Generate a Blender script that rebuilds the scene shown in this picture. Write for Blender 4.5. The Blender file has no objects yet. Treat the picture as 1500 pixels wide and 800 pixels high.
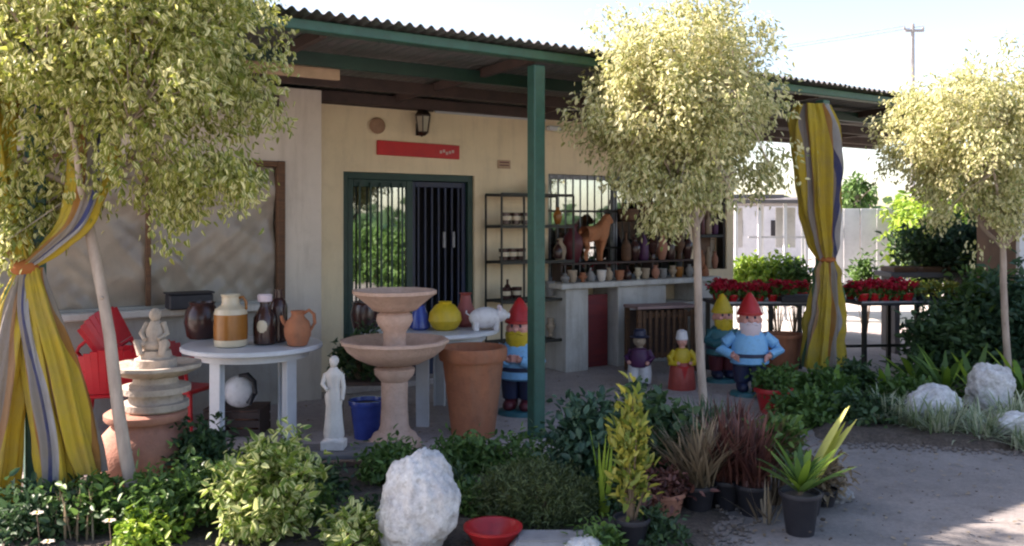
import bpy, bmesh, math, random
import numpy as np
from mathutils import Vector, Matrix, noise
R = math.radians
random.seed(7)
rng = np.random.default_rng(11)
scene = bpy.context.scene
C = scene.collection

# ------------------------------------------------------------------ camera, sky, sun, exposure
FPX = 1300.0; HOR = 325.0; EYE = 1.6
cam_d = bpy.data.cameras.new('camera'); cam = bpy.data.objects.new('camera', cam_d); C.objects.link(cam)
cam.location = (0, 0, EYE); cam.rotation_euler = (R(90), 0, 0)
cam_d.sensor_width = 36; cam_d.lens = 36 * FPX / 1500; cam_d.shift_y = (HOR - 400) / 1500
cam_d.clip_end = 2000; cam_d.clip_start = 0.05
cam_d.dof.use_dof = False
scene.camera = cam

SUN_EL, SUN_ROT = 38.0, -78.0
world = bpy.data.worlds.new('World'); scene.world = world; world.use_nodes = True
nt = world.node_tree
bg = nt.nodes['Background']; bg.inputs[1].default_value = 0.095
sky = nt.nodes.new('ShaderNodeTexSky'); sky.sky_type = 'NISHITA'; sky.sun_disc = False
sky.sun_elevation = R(SUN_EL); sky.sun_rotation = R(SUN_ROT); sky.air_density = 1.0; sky.dust_density = 1.2; sky.ozone_density = 1.0
nt.links.new(sky.outputs[0], bg.inputs[0])
sun_d = bpy.data.lights.new('sun', 'SUN'); sun_d.energy = 4.5; sun_d.angle = R(0.6); sun_d.color = (1.0, 0.95, 0.88)
sun = bpy.data.objects.new('sun', sun_d); C.objects.link(sun)
az = R(90 - SUN_ROT)
to_sun = Vector((math.cos(R(SUN_EL)) * math.cos(az), math.cos(R(SUN_EL)) * math.sin(az), math.sin(R(SUN_EL))))
sun.rotation_euler = (-to_sun).to_track_quat('-Z', 'Y').to_euler()
scene.view_settings.use_white_balance = True; scene.view_settings.white_balance_temperature = 7000; scene.view_settings.white_balance_tint = 20
scene.cycles.filter_width = 2.2
scene.view_settings.view_transform = 'Standard'; scene.view_settings.look = 'None'
scene.view_settings.exposure = 2.0; scene.view_settings.gamma = 1.0

# ------------------------------------------------------------------ coordinates
TH = R(34); CT, ST = math.cos(TH), math.sin(TH)
def F(u, v, z=0.0):            # facade frame: u along the porch edge, v towards the house
    return Vector((0.18 + CT * u - ST * v, 6.6 + ST * u + CT * v, z))
def at(px, Y, z=0.0):          # a point at depth Y under a photo column
    return Vector(((px - 750) / FPX * Y, Y, z))

# ------------------------------------------------------------------ materials
def nd(t, k, **kw):
    n = t.nodes.new(k)
    for a, b in kw.items(): setattr(n, a, b)
    return n
def mat(name, c1, c2=None, scale=4.0, rough=0.75, bump=0.25, bscale=60.0, metal=0.0, detail=6, lo=0.35, hi=0.65, stretch=None, dirt=0.0, coat=0.0, streak=0.0, grit=0.0):
    m = bpy.data.materials.new(name); m.use_nodes = True; t = m.node_tree; b = t.nodes['Principled BSDF']
    c2 = c2 or tuple(x * 0.72 for x in c1)
    tc = nd(t, 'ShaderNodeTexCoord'); src = tc.outputs['Object']
    if stretch:
        mp = nd(t, 'ShaderNodeMapping'); mp.inputs['Scale'].default_value = stretch
        t.links.new(src, mp.inputs[0]); src = mp.outputs[0]
    n = nd(t, 'ShaderNodeTexNoise'); n.inputs['Scale'].default_value = scale; n.inputs['Detail'].default_value = detail; n.inputs['Roughness'].default_value = 0.65
    t.links.new(src, n.inputs['Vector'])
    r = nd(t, 'ShaderNodeValToRGB'); r.color_ramp.elements[0].position = lo; r.color_ramp.elements[1].position = hi
    r.color_ramp.elements[0].color = (*c1, 1); r.color_ramp.elements[1].color = (*c2, 1)
    t.links.new(n.outputs['Fac'], r.inputs[0]); col = r.outputs[0]
    if dirt > 0:
        n3 = nd(t, 'ShaderNodeTexNoise'); n3.inputs['Scale'].default_value = scale * 3.7; n3.inputs['Detail'].default_value = 8; n3.inputs['Roughness'].default_value = 0.75
        t.links.new(src, n3.inputs['Vector'])
        r3 = nd(t, 'ShaderNodeMapRange'); r3.inputs[1].default_value = 0.5; r3.inputs[2].default_value = 0.72; r3.inputs[3].default_value = 0; r3.inputs[4].default_value = dirt
        t.links.new(n3.outputs['Fac'], r3.inputs[0])
        mx = nd(t, 'ShaderNodeMixRGB'); mx.inputs[2].default_value = (c1[0] * .3 + .02, c1[1] * .28 + .015, c1[2] * .25 + .01, 1)
        t.links.new(r3.outputs[0], mx.inputs[0]); t.links.new(col, mx.inputs[1]); col = mx.outputs[0]
    if streak > 0:
        mp2 = nd(t, 'ShaderNodeMapping'); mp2.inputs['Scale'].default_value = (5, 5, .55); t.links.new(tc.outputs['Object'], mp2.inputs[0])
        n4 = nd(t, 'ShaderNodeTexNoise'); n4.inputs['Scale'].default_value = 1.6; n4.inputs['Detail'].default_value = 9; n4.inputs['Roughness'].default_value = .7; t.links.new(mp2.outputs[0], n4.inputs['Vector'])
        r4 = nd(t, 'ShaderNodeMapRange'); r4.inputs[1].default_value = .48; r4.inputs[2].default_value = .75; r4.inputs[4].default_value = streak; t.links.new(n4.outputs['Fac'], r4.inputs[0])
        mx4 = nd(t, 'ShaderNodeMixRGB'); mx4.inputs[2].default_value = (.22, .17, .12, 1); t.links.new(r4.outputs[0], mx4.inputs[0]); t.links.new(col, mx4.inputs[1]); col = mx4.outputs[0]
    if grit > 0:
        vo = nd(t, 'ShaderNodeTexVoronoi'); vo.inputs['Scale'].default_value = 70; t.links.new(tc.outputs['Object'], vo.inputs['Vector'])
        sx_ = nd(t, 'ShaderNodeSeparateColor'); t.links.new(vo.outputs['Color'], sx_.inputs[0])
        r5 = nd(t, 'ShaderNodeMapRange'); r5.inputs[1].default_value = 0; r5.inputs[2].default_value = 1; r5.inputs[3].default_value = 1 - grit; r5.inputs[4].default_value = 1 + grit; t.links.new(sx_.outputs[0], r5.inputs[0])
        m5 = nd(t, 'ShaderNodeVectorMath', operation='SCALE'); t.links.new(col, m5.inputs[0]); t.links.new(r5.outputs[0], m5.inputs['Scale']); col = m5.outputs[0]
    t.links.new(col, b.inputs['Base Color'])
    b.inputs['Roughness'].default_value = rough; b.inputs['Metallic'].default_value = metal
    if coat: b.inputs['Coat Weight'].default_value = coat
    if bump:
        n2 = nd(t, 'ShaderNodeTexNoise'); n2.inputs['Scale'].default_value = bscale; n2.inputs['Detail'].default_value = 5
        t.links.new(src, n2.inputs['Vector'])
        bp = nd(t, 'ShaderNodeBump'); bp.inputs['Strength'].default_value = bump; bp.inputs['Distance'].default_value = 0.01
        t.links.new(n2.outputs['Fac'], bp.inputs['Height']); t.links.new(bp.outputs[0], b.inputs['Normal'])
    return m

def leafmat(name, dark, light, edge=None, edge_amt=0.0, edge_at=0.55, trans=0.35, rough=0.5):
    """leaf: 'rnd' attribute picks between dark and light; pale margin from the leaf's own width (UV.x)"""
    m = bpy.data.materials.new(name); m.use_nodes = True; t = m.node_tree; b = t.nodes['Principled BSDF']
    a = nd(t, 'ShaderNodeAttribute', attribute_name='rnd')
    r = nd(t, 'ShaderNodeMixRGB'); r.inputs[1].default_value = (*dark, 1); r.inputs[2].default_value = (*light, 1)
    t.links.new(a.outputs['Fac'], r.inputs[0]); col = r.outputs[0]
    if edge:
        uv = nd(t, 'ShaderNodeUVMap'); sp = nd(t, 'ShaderNodeSeparateXYZ'); t.links.new(uv.outputs[0], sp.inputs[0])
        s = nd(t, 'ShaderNodeMath', operation='SUBTRACT'); s.inputs[1].default_value = 0.5; t.links.new(sp.outputs[0], s.inputs[0])
        ab = nd(t, 'ShaderNodeMath', operation='ABSOLUTE'); t.links.new(s.outputs[0], ab.inputs[0])
        # threshold varies from leaf to leaf so some leaves are nearly all cream
        mr = nd(t, 'ShaderNodeMapRange'); mr.inputs[1].default_value = 0; mr.inputs[2].default_value = 1; mr.inputs[3].default_value = edge_at * 0.5 + 0.25; mr.inputs[4].default_value = edge_at * 0.5 - 0.25
        a2 = nd(t, 'ShaderNodeAttribute', attribute_name='rnd2'); t.links.new(a2.outputs['Fac'], mr.inputs[0])
        gt = nd(t, 'ShaderNodeMath', operation='GREATER_THAN'); t.links.new(ab.outputs[0], gt.inputs[0]); t.links.new(mr.outputs[0], gt.inputs[1])
        mu = nd(t, 'ShaderNodeMath', operation='MULTIPLY'); mu.inputs[1].default_value = edge_amt; t.links.new(gt.outputs[0], mu.inputs[0])
        mx = nd(t, 'ShaderNodeMixRGB'); mx.inputs[2].default_value = (*edge, 1); t.links.new(mu.outputs[0], mx.inputs[0]); t.links.new(col, mx.inputs[1]); col = mx.outputs[0]
    t.links.new(col, b.inputs['Base Color']); b.inputs['Roughness'].default_value = rough
    tr = nd(t, 'ShaderNodeBsdfTranslucent'); t.links.new(col, tr.inputs[0])
    ms = nd(t, 'ShaderNodeMixShader'); ms.inputs[0].default_value = trans
    t.links.new(b.outputs[0], ms.inputs[1]); t.links.new(tr.outputs[0], ms.inputs[2]); t.links.new(ms.outputs[0], t.nodes['Material Output'].inputs[0])
    return m

M = {}
M['cream'] = mat('cream_render', (0.86, 0.70, 0.48), (0.79, 0.63, 0.42), scale=1.3, rough=.9, bump=.35, bscale=90, dirt=.15, streak=.2)
M['greywall'] = mat('greyed_render', (0.68, 0.60, 0.52), (0.60, 0.52, 0.45), scale=1.1, rough=.9, bump=.35, bscale=90, dirt=.15, streak=.4)
M['lowwall'] = mat('low_wall_render', (0.42, 0.41, 0.38), (0.33, 0.32, 0.30), scale=2, rough=.9, bump=.3, dirt=.3, streak=.5)
M['white_wall'] = mat('white_limewash', (0.62, 0.60, 0.56), (0.50, 0.48, 0.45), scale=2, rough=.9, bump=.3, dirt=.3, streak=.5)
M['green'] = mat('green_paint', (0.028, 0.105, 0.075), (0.022, 0.08, 0.058), scale=6, rough=.5, bump=.25, bscale=30, dirt=.6)
M['dgreen'] = mat('dark_green_paint', (0.008, 0.045, 0.032), (0.006, 0.03, 0.024), scale=6, rough=.45, bump=.1, dirt=.2)
M['roof'] = mat('roof_sheet', (0.15, 0.135, 0.135), (0.09, 0.105, 0.095), scale=3, rough=.5, bump=.1, metal=.2, dirt=.4)
M['wood'] = mat('brown_wood', (0.16, 0.075, 0.035), (0.09, 0.045, 0.025), scale=5, rough=.7, bump=.4, stretch=(1, 1, 8), dirt=.3)
M['darkwood'] = mat('dark_wood', (0.085, 0.05, 0.042), (0.05, 0.032, 0.028), scale=5, rough=.7, bump=.4, dirt=.2)
M['palewood'] = mat('pale_board', (0.55, 0.36, 0.24), (0.42, 0.28, 0.18), scale=4, rough=.8, bump=.3, dirt=.2)
M['black'] = mat('black_plastic', (0.018, 0.018, 0.024), (0.03, 0.028, 0.035), scale=10, rough=.55, bump=.1, dirt=.3)
M['iron'] = mat('dark_iron', (0.03, 0.035, 0.03), (0.05, 0.04, 0.035), scale=14, rough=.5, metal=.5, bump=.15)
M['grillegrey'] = mat('grey_metal', (0.30, 0.31, 0.33), (0.2, 0.2, 0.22), scale=14, rough=.5, metal=.3, bump=.15)
M['terra'] = mat('terracotta', (0.44, 0.16, 0.075), (0.34, 0.12, 0.06), scale=5, rough=.85, bump=.35, bscale=80, dirt=.5, streak=.4)
M['terra2'] = mat('pinkish_terracotta', (0.46, 0.21, 0.14), (0.36, 0.16, 0.11), scale=6, rough=.85, bump=.4, bscale=70, dirt=.35)
M['stone'] = mat('pink_cast_stone', (0.64, 0.43, 0.34), (0.50, 0.33, 0.25), scale=7, rough=.85, bump=.5, bscale=55, dirt=.3)
M['stone2'] = mat('weathered_cast_stone', (0.50, 0.42, 0.34), (0.36, 0.30, 0.25), scale=8, rough=.9, bump=.6, bscale=50, dirt=.5)
M['plaster'] = mat('white_plaster', (0.72, 0.66, 0.60), (0.6, 0.54, 0.5), scale=8, rough=.8, bump=.2, dirt=.25)
M['whitep'] = mat('white_plastic', (0.66, 0.67, 0.70), (0.58, 0.60, 0.63), scale=3, rough=.4, bump=.06, dirt=.18)
M['redp'] = mat('red_plastic', (0.62, 0.015, 0.025), (0.5, 0.012, 0.02), scale=4, rough=.35, bump=.05)
M['sign'] = mat('sign_red', (0.62, 0.02, 0.02), (0.5, 0.015, 0.02), scale=4, rough=.5, bump=.05)
M['signmark'] = mat('sign_pale_print', (0.75, 0.5, 0.45), scale=4, rough=.5, bump=0)
M['reddoor'] = mat('dark_red_board', (0.23, 0.03, 0.03), (0.16, 0.025, 0.03), scale=3, rough=.6, stretch=(1, 1, 6))
M['soil'] = mat('dark_soil', (0.06, 0.045, 0.035), (0.10, 0.078, 0.06), scale=9, rough=.95, bump=1.0, bscale=30, grit=.35)
M['bark'] = mat('pale_bark', (0.46, 0.37, 0.30), (0.26, 0.20, 0.16), scale=9, rough=.9, bump=.6, bscale=30, stretch=(1, 1, .25))
M['twig'] = mat('twig', (0.12, 0.08, 0.05), (0.2, 0.14, 0.09), scale=9, rough=.9, bump=.3)
M['rock'] = mat('white_rock', (0.66, 0.655, 0.63), (0.44, 0.42, 0.41), scale=6, rough=.9, bump=1.0, bscale=34, dirt=.8, grit=.1)
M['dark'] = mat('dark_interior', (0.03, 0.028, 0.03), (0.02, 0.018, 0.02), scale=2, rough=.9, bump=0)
M['sheet'] = mat('grey_plastic_sheet', (0.36, 0.30, 0.235), (0.21, 0.175, 0.145), scale=2.2, rough=.32, bump=.5, bscale=9, stretch=(1.0, 1.0, .6), lo=.3, hi=.7)
M['blue'] = mat('blue_glaze', (0.04, 0.08, 0.36), (0.03, 0.05, 0.24), scale=6, rough=.2, bump=.05)
M['ltblue'] = mat('light_blue_paint', (0.22, 0.52, 0.80), (0.16, 0.42, 0.72), scale=5, rough=.45, bump=.1, dirt=.4)
M['navy'] = mat('navy_paint', (0.015, 0.025, 0.07), (0.02, 0.02, 0.05), scale=6, rough=.45, bump=.1, dirt=.4)
M['teal'] = mat('teal_paint', (0.03, 0.16, 0.18), (0.02, 0.12, 0.15), scale=6, rough=.5, bump=.1, dirt=.4)
M['skin'] = mat('painted_skin', (0.72, 0.36, 0.29), (0.66, 0.3, 0.25), scale=6, rough=.5, bump=.05, dirt=.4)
M['yellow'] = mat('yellow_paint', (0.65, 0.44, 0.02), (0.5, 0.36, 0.02), scale=6, rough=.45, bump=.1, dirt=.4)
M['whitepaint'] = mat('white_paint', (0.74, 0.73, 0.74), (0.62, 0.6, 0.63), scale=6, rough=.5, bump=.1, dirt=.4)
M['pinkwhite'] = mat('pinkish_white_paint', (0.72, 0.55, 0.58), (0.68, 0.6, 0.65), scale=6, rough=.5, bump=.1)
M['purple'] = mat('plum_paint', (0.09, 0.02, 0.08), (0.06, 0.015, 0.07), scale=6, rough=.5, bump=.1, dirt=.4)
M['maroon'] = mat('maroon_paint', (0.12, 0.015, 0.02), (0.08, 0.01, 0.02), scale=6, rough=.5, bump=.1, dirt=.4)
M['redpaint'] = mat('red_paint', (0.5, 0.02, 0.02), (0.4, 0.015, 0.02), scale=6, rough=.4, bump=.1, dirt=.4)
M['orangered'] = mat('rust_red_paint', (0.42, 0.07, 0.05), (0.34, 0.05, 0.04), scale=6, rough=.5, bump=.1, dirt=.4)
M['ceramw'] = mat('cream_glaze', (0.62, 0.54, 0.40), (0.55, 0.46, 0.33), scale=6, rough=.3, bump=.05)
M['ceramb'] = mat('amber_brown_glaze', (0.34, 0.13, 0.025), (0.26, 0.1, 0.02), scale=6, rough=.25, bump=.05)
M['ceramd'] = mat('dark_brown_glaze', (0.06, 0.025, 0.02), (0.04, 0.02, 0.02), scale=6, rough=.2, bump=.05)
M['beige'] = mat('beige_pottery', (0.42, 0.32, 0.23), (0.33, 0.25, 0.18), scale=6, rough=.8, bump=.2, dirt=.2)
M['greyceram'] = mat('grey_pottery', (0.28, 0.27, 0.26), (0.2, 0.19, 0.19), scale=6, rough=.7, bump=.2, dirt=.2)
M['asphalt'] = mat('asphalt', (0.26, 0.235, 0.215), (0.185, 0.168, 0.155), scale=1.4, rough=.95, bump=.45, bscale=140, dirt=.5, grit=.10)
M['floor'] = mat('porch_concrete', (0.48, 0.41, 0.385), (0.38, 0.325, 0.305), scale=1.2, rough=.9, bump=.5, bscale=70, dirt=.45, grit=.12)
M['yard'] = mat('pale_yard', (0.55, 0.50, 0.44), (0.46, 0.42, 0.37), scale=.5, rough=.95, bump=.5, bscale=60, dirt=.2)
M['fence'] = mat('white_grey_panel', (0.50, 0.50, 0.51), (0.4, 0.4, 0.42), scale=2, rough=.7, bump=.1, dirt=.25)
M['brass'] = mat('lantern_black', (0.03, 0.022, 0.018), (0.05, 0.03, 0.02), scale=10, rough=.4, metal=.4, bump=.1)
M['lglass'] = mat('frosted_glass', (0.42, 0.36, 0.27), scale=4, rough=.25, bump=0)
M['pole'] = mat('grey_pole', (0.32, 0.31, 0.30), scale=5, rough=.8)
M['roofgrey'] = mat('grey_sheet_roof', (0.16, 0.15, 0.15), scale=3, rough=.7)
M['brick'] = mat('brown_plaster', (0.26, 0.16, 0.11), scale=3, rough=.9)

def glassmat():
    m = bpy.data.materials.new('window_glass'); m.use_nodes = True; t = m.node_tree; b = t.nodes['Principled BSDF']
    b.inputs['Base Color'].default_value = (0.02, 0.03, 0.03, 1); b.inputs['Roughness'].default_value = 0.03
    tr = nd(t, 'ShaderNodeBsdfTransparent'); tr.inputs[0].default_value = (0.8, 0.85, 0.82, 1)
    ms = nd(t, 'ShaderNodeMixShader'); ms.inputs[0].default_value = 0.40
    gl = nd(t, 'ShaderNodeBsdfGlossy'); gl.inputs['Roughness'].default_value = 0.02; gl.inputs[0].default_value = (.75, .78, .78, 1)
    t.links.new(tr.outputs[0], ms.inputs[1]); t.links.new(gl.outputs[0], ms.inputs[2]); t.links.new(ms.outputs[0], t.nodes['Material Output'].inputs[0])
    return m
M['glass'] = glassmat()

def clothmat():
    m = bpy.data.materials.new('striped_cloth'); m.use_nodes = True; t = m.node_tree; b = t.nodes['Principled BSDF']
    uv = nd(t, 'ShaderNodeUVMap'); sp = nd(t, 'ShaderNodeSeparateXYZ'); t.links.new(uv.outputs[0], sp.inputs[0])
    fr = nd(t, 'ShaderNodeMath', operation='FRACT'); t.links.new(sp.outputs[0], fr.inputs[0])
    r = nd(t, 'ShaderNodeValToRGB'); r.color_ramp.interpolation = 'CONSTANT'
    Y = (0.50, 0.36, 0.03); G = (0.27, 0.235, 0.215)
    st = [(0, Y), (.24, (0.34, 0.15, 0.03)), (.29, G), (.37, (0.05, 0.06, 0.16)), (.40, (0.38, 0.37, 0.38)), (.46, Y), (.68, (0.03, 0.13, 0.06)), (.73, Y), (.82, G), (.90, (0.36, 0.20, 0.10)), (.94, Y)]
    el = r.color_ramp.elements
    el[0].position = 0; el[0].color = (*Y, 1); el[1].position = st[1][0]; el[1].color = (*st[1][1], 1)
    for p, c in st[2:]:
        e = el.new(p); e.color = (*c, 1)
    t.links.new(fr.outputs[0], r.inputs[0])
    nf = nd(t, 'ShaderNodeTexNoise'); nf.inputs['Scale'].default_value = 5; nf.inputs['Detail'].default_value = 9; nf.inputs['Roughness'].default_value = .7; tcf = nd(t, 'ShaderNodeTexCoord'); t.links.new(tcf.outputs['Object'], nf.inputs['Vector'])
    mf = nd(t, 'ShaderNodeMapRange'); mf.inputs[1].default_value = .42; mf.inputs[2].default_value = .72; mf.inputs[4].default_value = .55; t.links.new(nf.outputs['Fac'], mf.inputs[0])
    xf = nd(t, 'ShaderNodeMixRGB'); xf.inputs[2].default_value = (.26, .21, .12, 1); t.links.new(mf.outputs[0], xf.inputs[0]); t.links.new(r.outputs[0], xf.inputs[1]); t.links.new(xf.outputs[0], b.inputs['Base Color']); b.inputs['Roughness'].default_value = .85
    nw = nd(t, 'ShaderNodeTexNoise'); nw.inputs['Scale'].default_value = 22; nw.inputs['Detail'].default_value = 8; tcw = nd(t, 'ShaderNodeTexCoord'); t.links.new(tcw.outputs['Object'], nw.inputs['Vector'])
    bw = nd(t, 'ShaderNodeBump'); bw.inputs['Strength'].default_value = .5; bw.inputs['Distance'].default_value = .02; t.links.new(nw.outputs['Fac'], bw.inputs['Height']); t.links.new(bw.outputs[0], b.inputs['Normal'])
    tr = nd(t, 'ShaderNodeBsdfTranslucent'); t.links.new(r.outputs[0], tr.inputs[0])
    ms = nd(t, 'ShaderNodeMixShader'); ms.inputs[0].default_value = .25
    t.links.new(b.outputs[0], ms.inputs[1]); t.links.new(tr.outputs[0], ms.inputs[2]); t.links.new(ms.outputs[0], t.nodes['Material Output'].inputs[0])
    return m
M['cloth'] = clothmat()

L = {}
CREAM = (0.78, 0.73, 0.42)
L['ficus'] = leafmat('ficus_leaf', (0.15, 0.19, 0.05), (0.42, 0.43, 0.13), CREAM, 0.95, 0.34, .45)
L['ficus_shade'] = leafmat('ficus_leaf_shaded', (0.15, 0.20, 0.03), (0.40, 0.41, 0.08), (0.78, 0.74, 0.38), 0.9, 0.55, .5)  # ficus leaf copy for the left crown, its shaded tone put into the colour
L['vari'] = leafmat('variegated_leaf', (0.10, 0.18, 0.03), (0.28, 0.38, 0.06), (0.66, 0.68, 0.30), 0.9, 0.5, .4)
L['mid'] = leafmat('mid_green_leaf', (0.045, 0.11, 0.025), (0.14, 0.25, 0.055), trans=.35)
L['dark'] = leafmat('dark_green_leaf', (0.028, 0.07, 0.03), (0.075, 0.14, 0.05), trans=.3)
L['blue'] = leafmat('bluish_green_leaf', (0.02, 0.06, 0.035), (0.06, 0.13, 0.07), trans=.25)
L['gold'] = leafmat('golden_leaf', (0.12, 0.19, 0.03), (0.52, 0.46, 0.08), (0.16, 0.24, 0.04), .7, .9, trans=.3)
L['bright'] = leafmat('bright_green_leaf', (0.14, 0.28, 0.03), (0.38, 0.50, 0.06), trans=.35)
L['lime'] = leafmat('yellow_leaf', (0.60, 0.62, 0.16), (0.70, 0.70, 0.25), trans=.35)
L['red'] = leafmat('reddish_leaf', (0.08, 0.03, 0.028), (0.20, 0.08, 0.06), trans=.25)
L['dry'] = leafmat('dry_leaf', (0.20, 0.15, 0.09), (0.38, 0.30, 0.2), trans=.25)
L['olive'] = leafmat('olive_fine_leaf', (0.06, 0.09, 0.03), (0.14, 0.18, 0.06), trans=.25)
L['silver'] = leafmat('silvery_striped_blade', (0.12, 0.18, 0.08), (0.25, 0.32, 0.16), (0.6, 0.62, 0.45), .9, .6, trans=.3)
L['bloom'] = leafmat('red_petal', (0.42, 0.008, 0.02), (0.60, 0.02, 0.06), trans=.3)
L['flower'] = leafmat('white_petal', (0.7, 0.62, 0.5), (0.8, 0.75, 0.68), trans=.3)

# ------------------------------------------------------------------ mesh helpers
class MB:
    def __init__(s): s.v = []; s.f = []
    def add(s, vs, fs):
        o = len(s.v); s.v += [tuple(p) for p in vs]; s.f += [tuple(i + o for i in f) for f in fs]; return s
    def box(s, c, d, rz=0.0, bev=0.0, rx=0.0, ry=0.0):
        bm = bmesh.new(); bmesh.ops.create_cube(bm, size=1.0)
        for v in bm.verts: v.co = Vector((v.co.x * d[0], v.co.y * d[1], v.co.z * d[2]))
        if bev > 0: bmesh.ops.bevel(bm, geom=bm.edges[:], offset=min(bev, min(d) * .45), segments=1, affect='EDGES')
        m = Matrix.Translation(c) @ Matrix.Rotation(rz, 4, 'Z') @ Matrix.Rotation(ry, 4, 'Y') @ Matrix.Rotation(rx, 4, 'X')
        bm.verts.index_update()
        s.add([m @ v.co for v in bm.verts], [[v.index for v in f.verts] for f in bm.faces]); bm.free(); return s
    def tube(s, pts, rad, n=8, cap=True):
        pts = [Vector(p) for p in pts]
        if not hasattr(rad, '__len__'): rad = [rad] * len(pts)
        vs, fs = [], []
        ref = Vector((0.31, 0.17, 0.93)).normalized()
        for i, p in enumerate(pts):
            d = (pts[min(i + 1, len(pts) - 1)] - pts[max(i - 1, 0)]).normalized()
            a = d.cross(ref)
            if a.length < .1: a = d.cross(Vector((1, 0, 0)))
            a.normalize(); b = d.cross(a)
            for k in range(n):
                w = 2 * math.pi * k / n; vs.append(p + (a * math.cos(w) + b * math.sin(w)) * rad[i])
        for i in range(len(pts) - 1):
            for k in range(n):
                fs.append((i * n + k, i * n + (k + 1) % n, (i + 1) * n + (k + 1) % n, (i + 1) * n + k))
        if cap: fs.append(tuple(range(n))[::-1]); fs.append(tuple((len(pts) - 1) * n + k for k in range(n)))
        return s.add(vs, fs)
    def lathe(s, prof, n=24, c=(0, 0, 0), sx=1.0, sy=1.0, flute=0.0, nf=0, wob=0.0):
        vs, fs = [], []
        for i, (r, z) in enumerate(prof):
            for k in range(n):
                w = 2 * math.pi * k / n; q = r * (1 + flute * math.cos(nf * w)) * (1 + wob * noise.noise(Vector((math.cos(w) * 2, math.sin(w) * 2, z * 6))))
                vs.append((c[0] + q * math.cos(w) * sx, c[1] + q * math.sin(w) * sy, c[2] + z))
        for i in range(len(prof) - 1):
            for k in range(n):
                fs.append((i * n + k, i * n + (k + 1) % n, (i + 1) * n + (k + 1) % n, (i + 1) * n + k))
        if prof[0][0] > 1e-4: fs.append(tuple(range(n))[::-1])
        if prof[-1][0] > 1e-4: fs.append(tuple((len(prof) - 1) * n + k for k in range(n)))
        return s.add(vs, fs)
    def ball(s, c, r, nu=14, nv=9, rz=0.0, rx=0.0, ry=0.0):
        if not hasattr(r, '__len__'): r = (r, r, r)
        m = Matrix.Translation(c) @ Matrix.Rotation(rz, 4, 'Z') @ Matrix.Rotation(ry, 4, 'Y') @ Matrix.Rotation(rx, 4, 'X')
        vs, fs = [m @ Vector((0, 0, -r[2]))], []
        for j in range(1, nv):
            a = -math.pi / 2 + math.pi * j / nv
            for k in range(nu):
                w = 2 * math.pi * k / nu; vs.append(m @ Vector((r[0] * math.cos(a) * math.cos(w), r[1] * math.cos(a) * math.sin(w), r[2] * math.sin(a))))
        vs.append(m @ Vector((0, 0, r[2]))); top = len(vs) - 1
        for k in range(nu):
            fs.append((0, 1 + (k + 1) % nu, 1 + k)); b = 1 + (nv - 2) * nu; fs.append((b + k, b + (k + 1) % nu, top))
        for j in range(nv - 2):
            for k in range(nu):
                a = 1 + j * nu; fs.append((a + k, a + (k + 1) % nu, a + nu + (k + 1) % nu, a + nu + k))
        return s.add(vs, fs)
    def mesh(s, name, smooth=35):
        me = bpy.data.meshes.new(name); me.from_pydata(s.v, [], s.f); me.update()
        if smooth:
            me.shade_smooth(); me.set_sharp_from_angle(angle=R(smooth))
        return me
def link(name, me, m, parent=None, loc=(0, 0, 0), rot=(0, 0, 0), scale=None):
    o = bpy.data.objects.new(name, me); C.objects.link(o)
    if m is not None and len(me.materials) == 0: me.materials.append(m)
    o.parent = parent; o.location = loc; o.rotation_euler = rot
    if scale: o.scale = scale
    return o
def build(name, mb, m, parent=None, loc=(0, 0, 0), rot=(0, 0, 0), smooth=35):
    return link(name, mb.mesh(name, smooth), m, parent, loc, rot)
def tag(o, label, cat, group=None):
    o['label'] = label; o['category'] = cat
    if group: o['group'] = group
    return o
def thing(name, label, cat, loc=(0, 0, 0), rz=0.0, group=None, s=1.0):
    o = bpy.data.objects.new(name, None); C.objects.link(o); o.location = loc; o.rotation_euler = (0, 0, rz); o.scale = (s, s, s)
    o.empty_display_size = .1
    return tag(o, label, cat, group)
def struct(o): o['kind'] = 'structure'; return o
def stuff(o): o['kind'] = 'stuff'; return o
def dup(root, label, loc, rz=0.0, s=None, group=None):
    r = root.copy(); C.objects.link(r); r.location = loc; r.rotation_euler = (0, 0, rz); r['label'] = label
    if s: r.scale = (s, s, s)
    if group: r['group'] = group
    for ch in list(root.children):
        c = ch.copy(); C.objects.link(c); c.parent = r
        for g in list(ch.children):
            d = g.copy(); C.objects.link(d); d.parent = c
    return r

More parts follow.
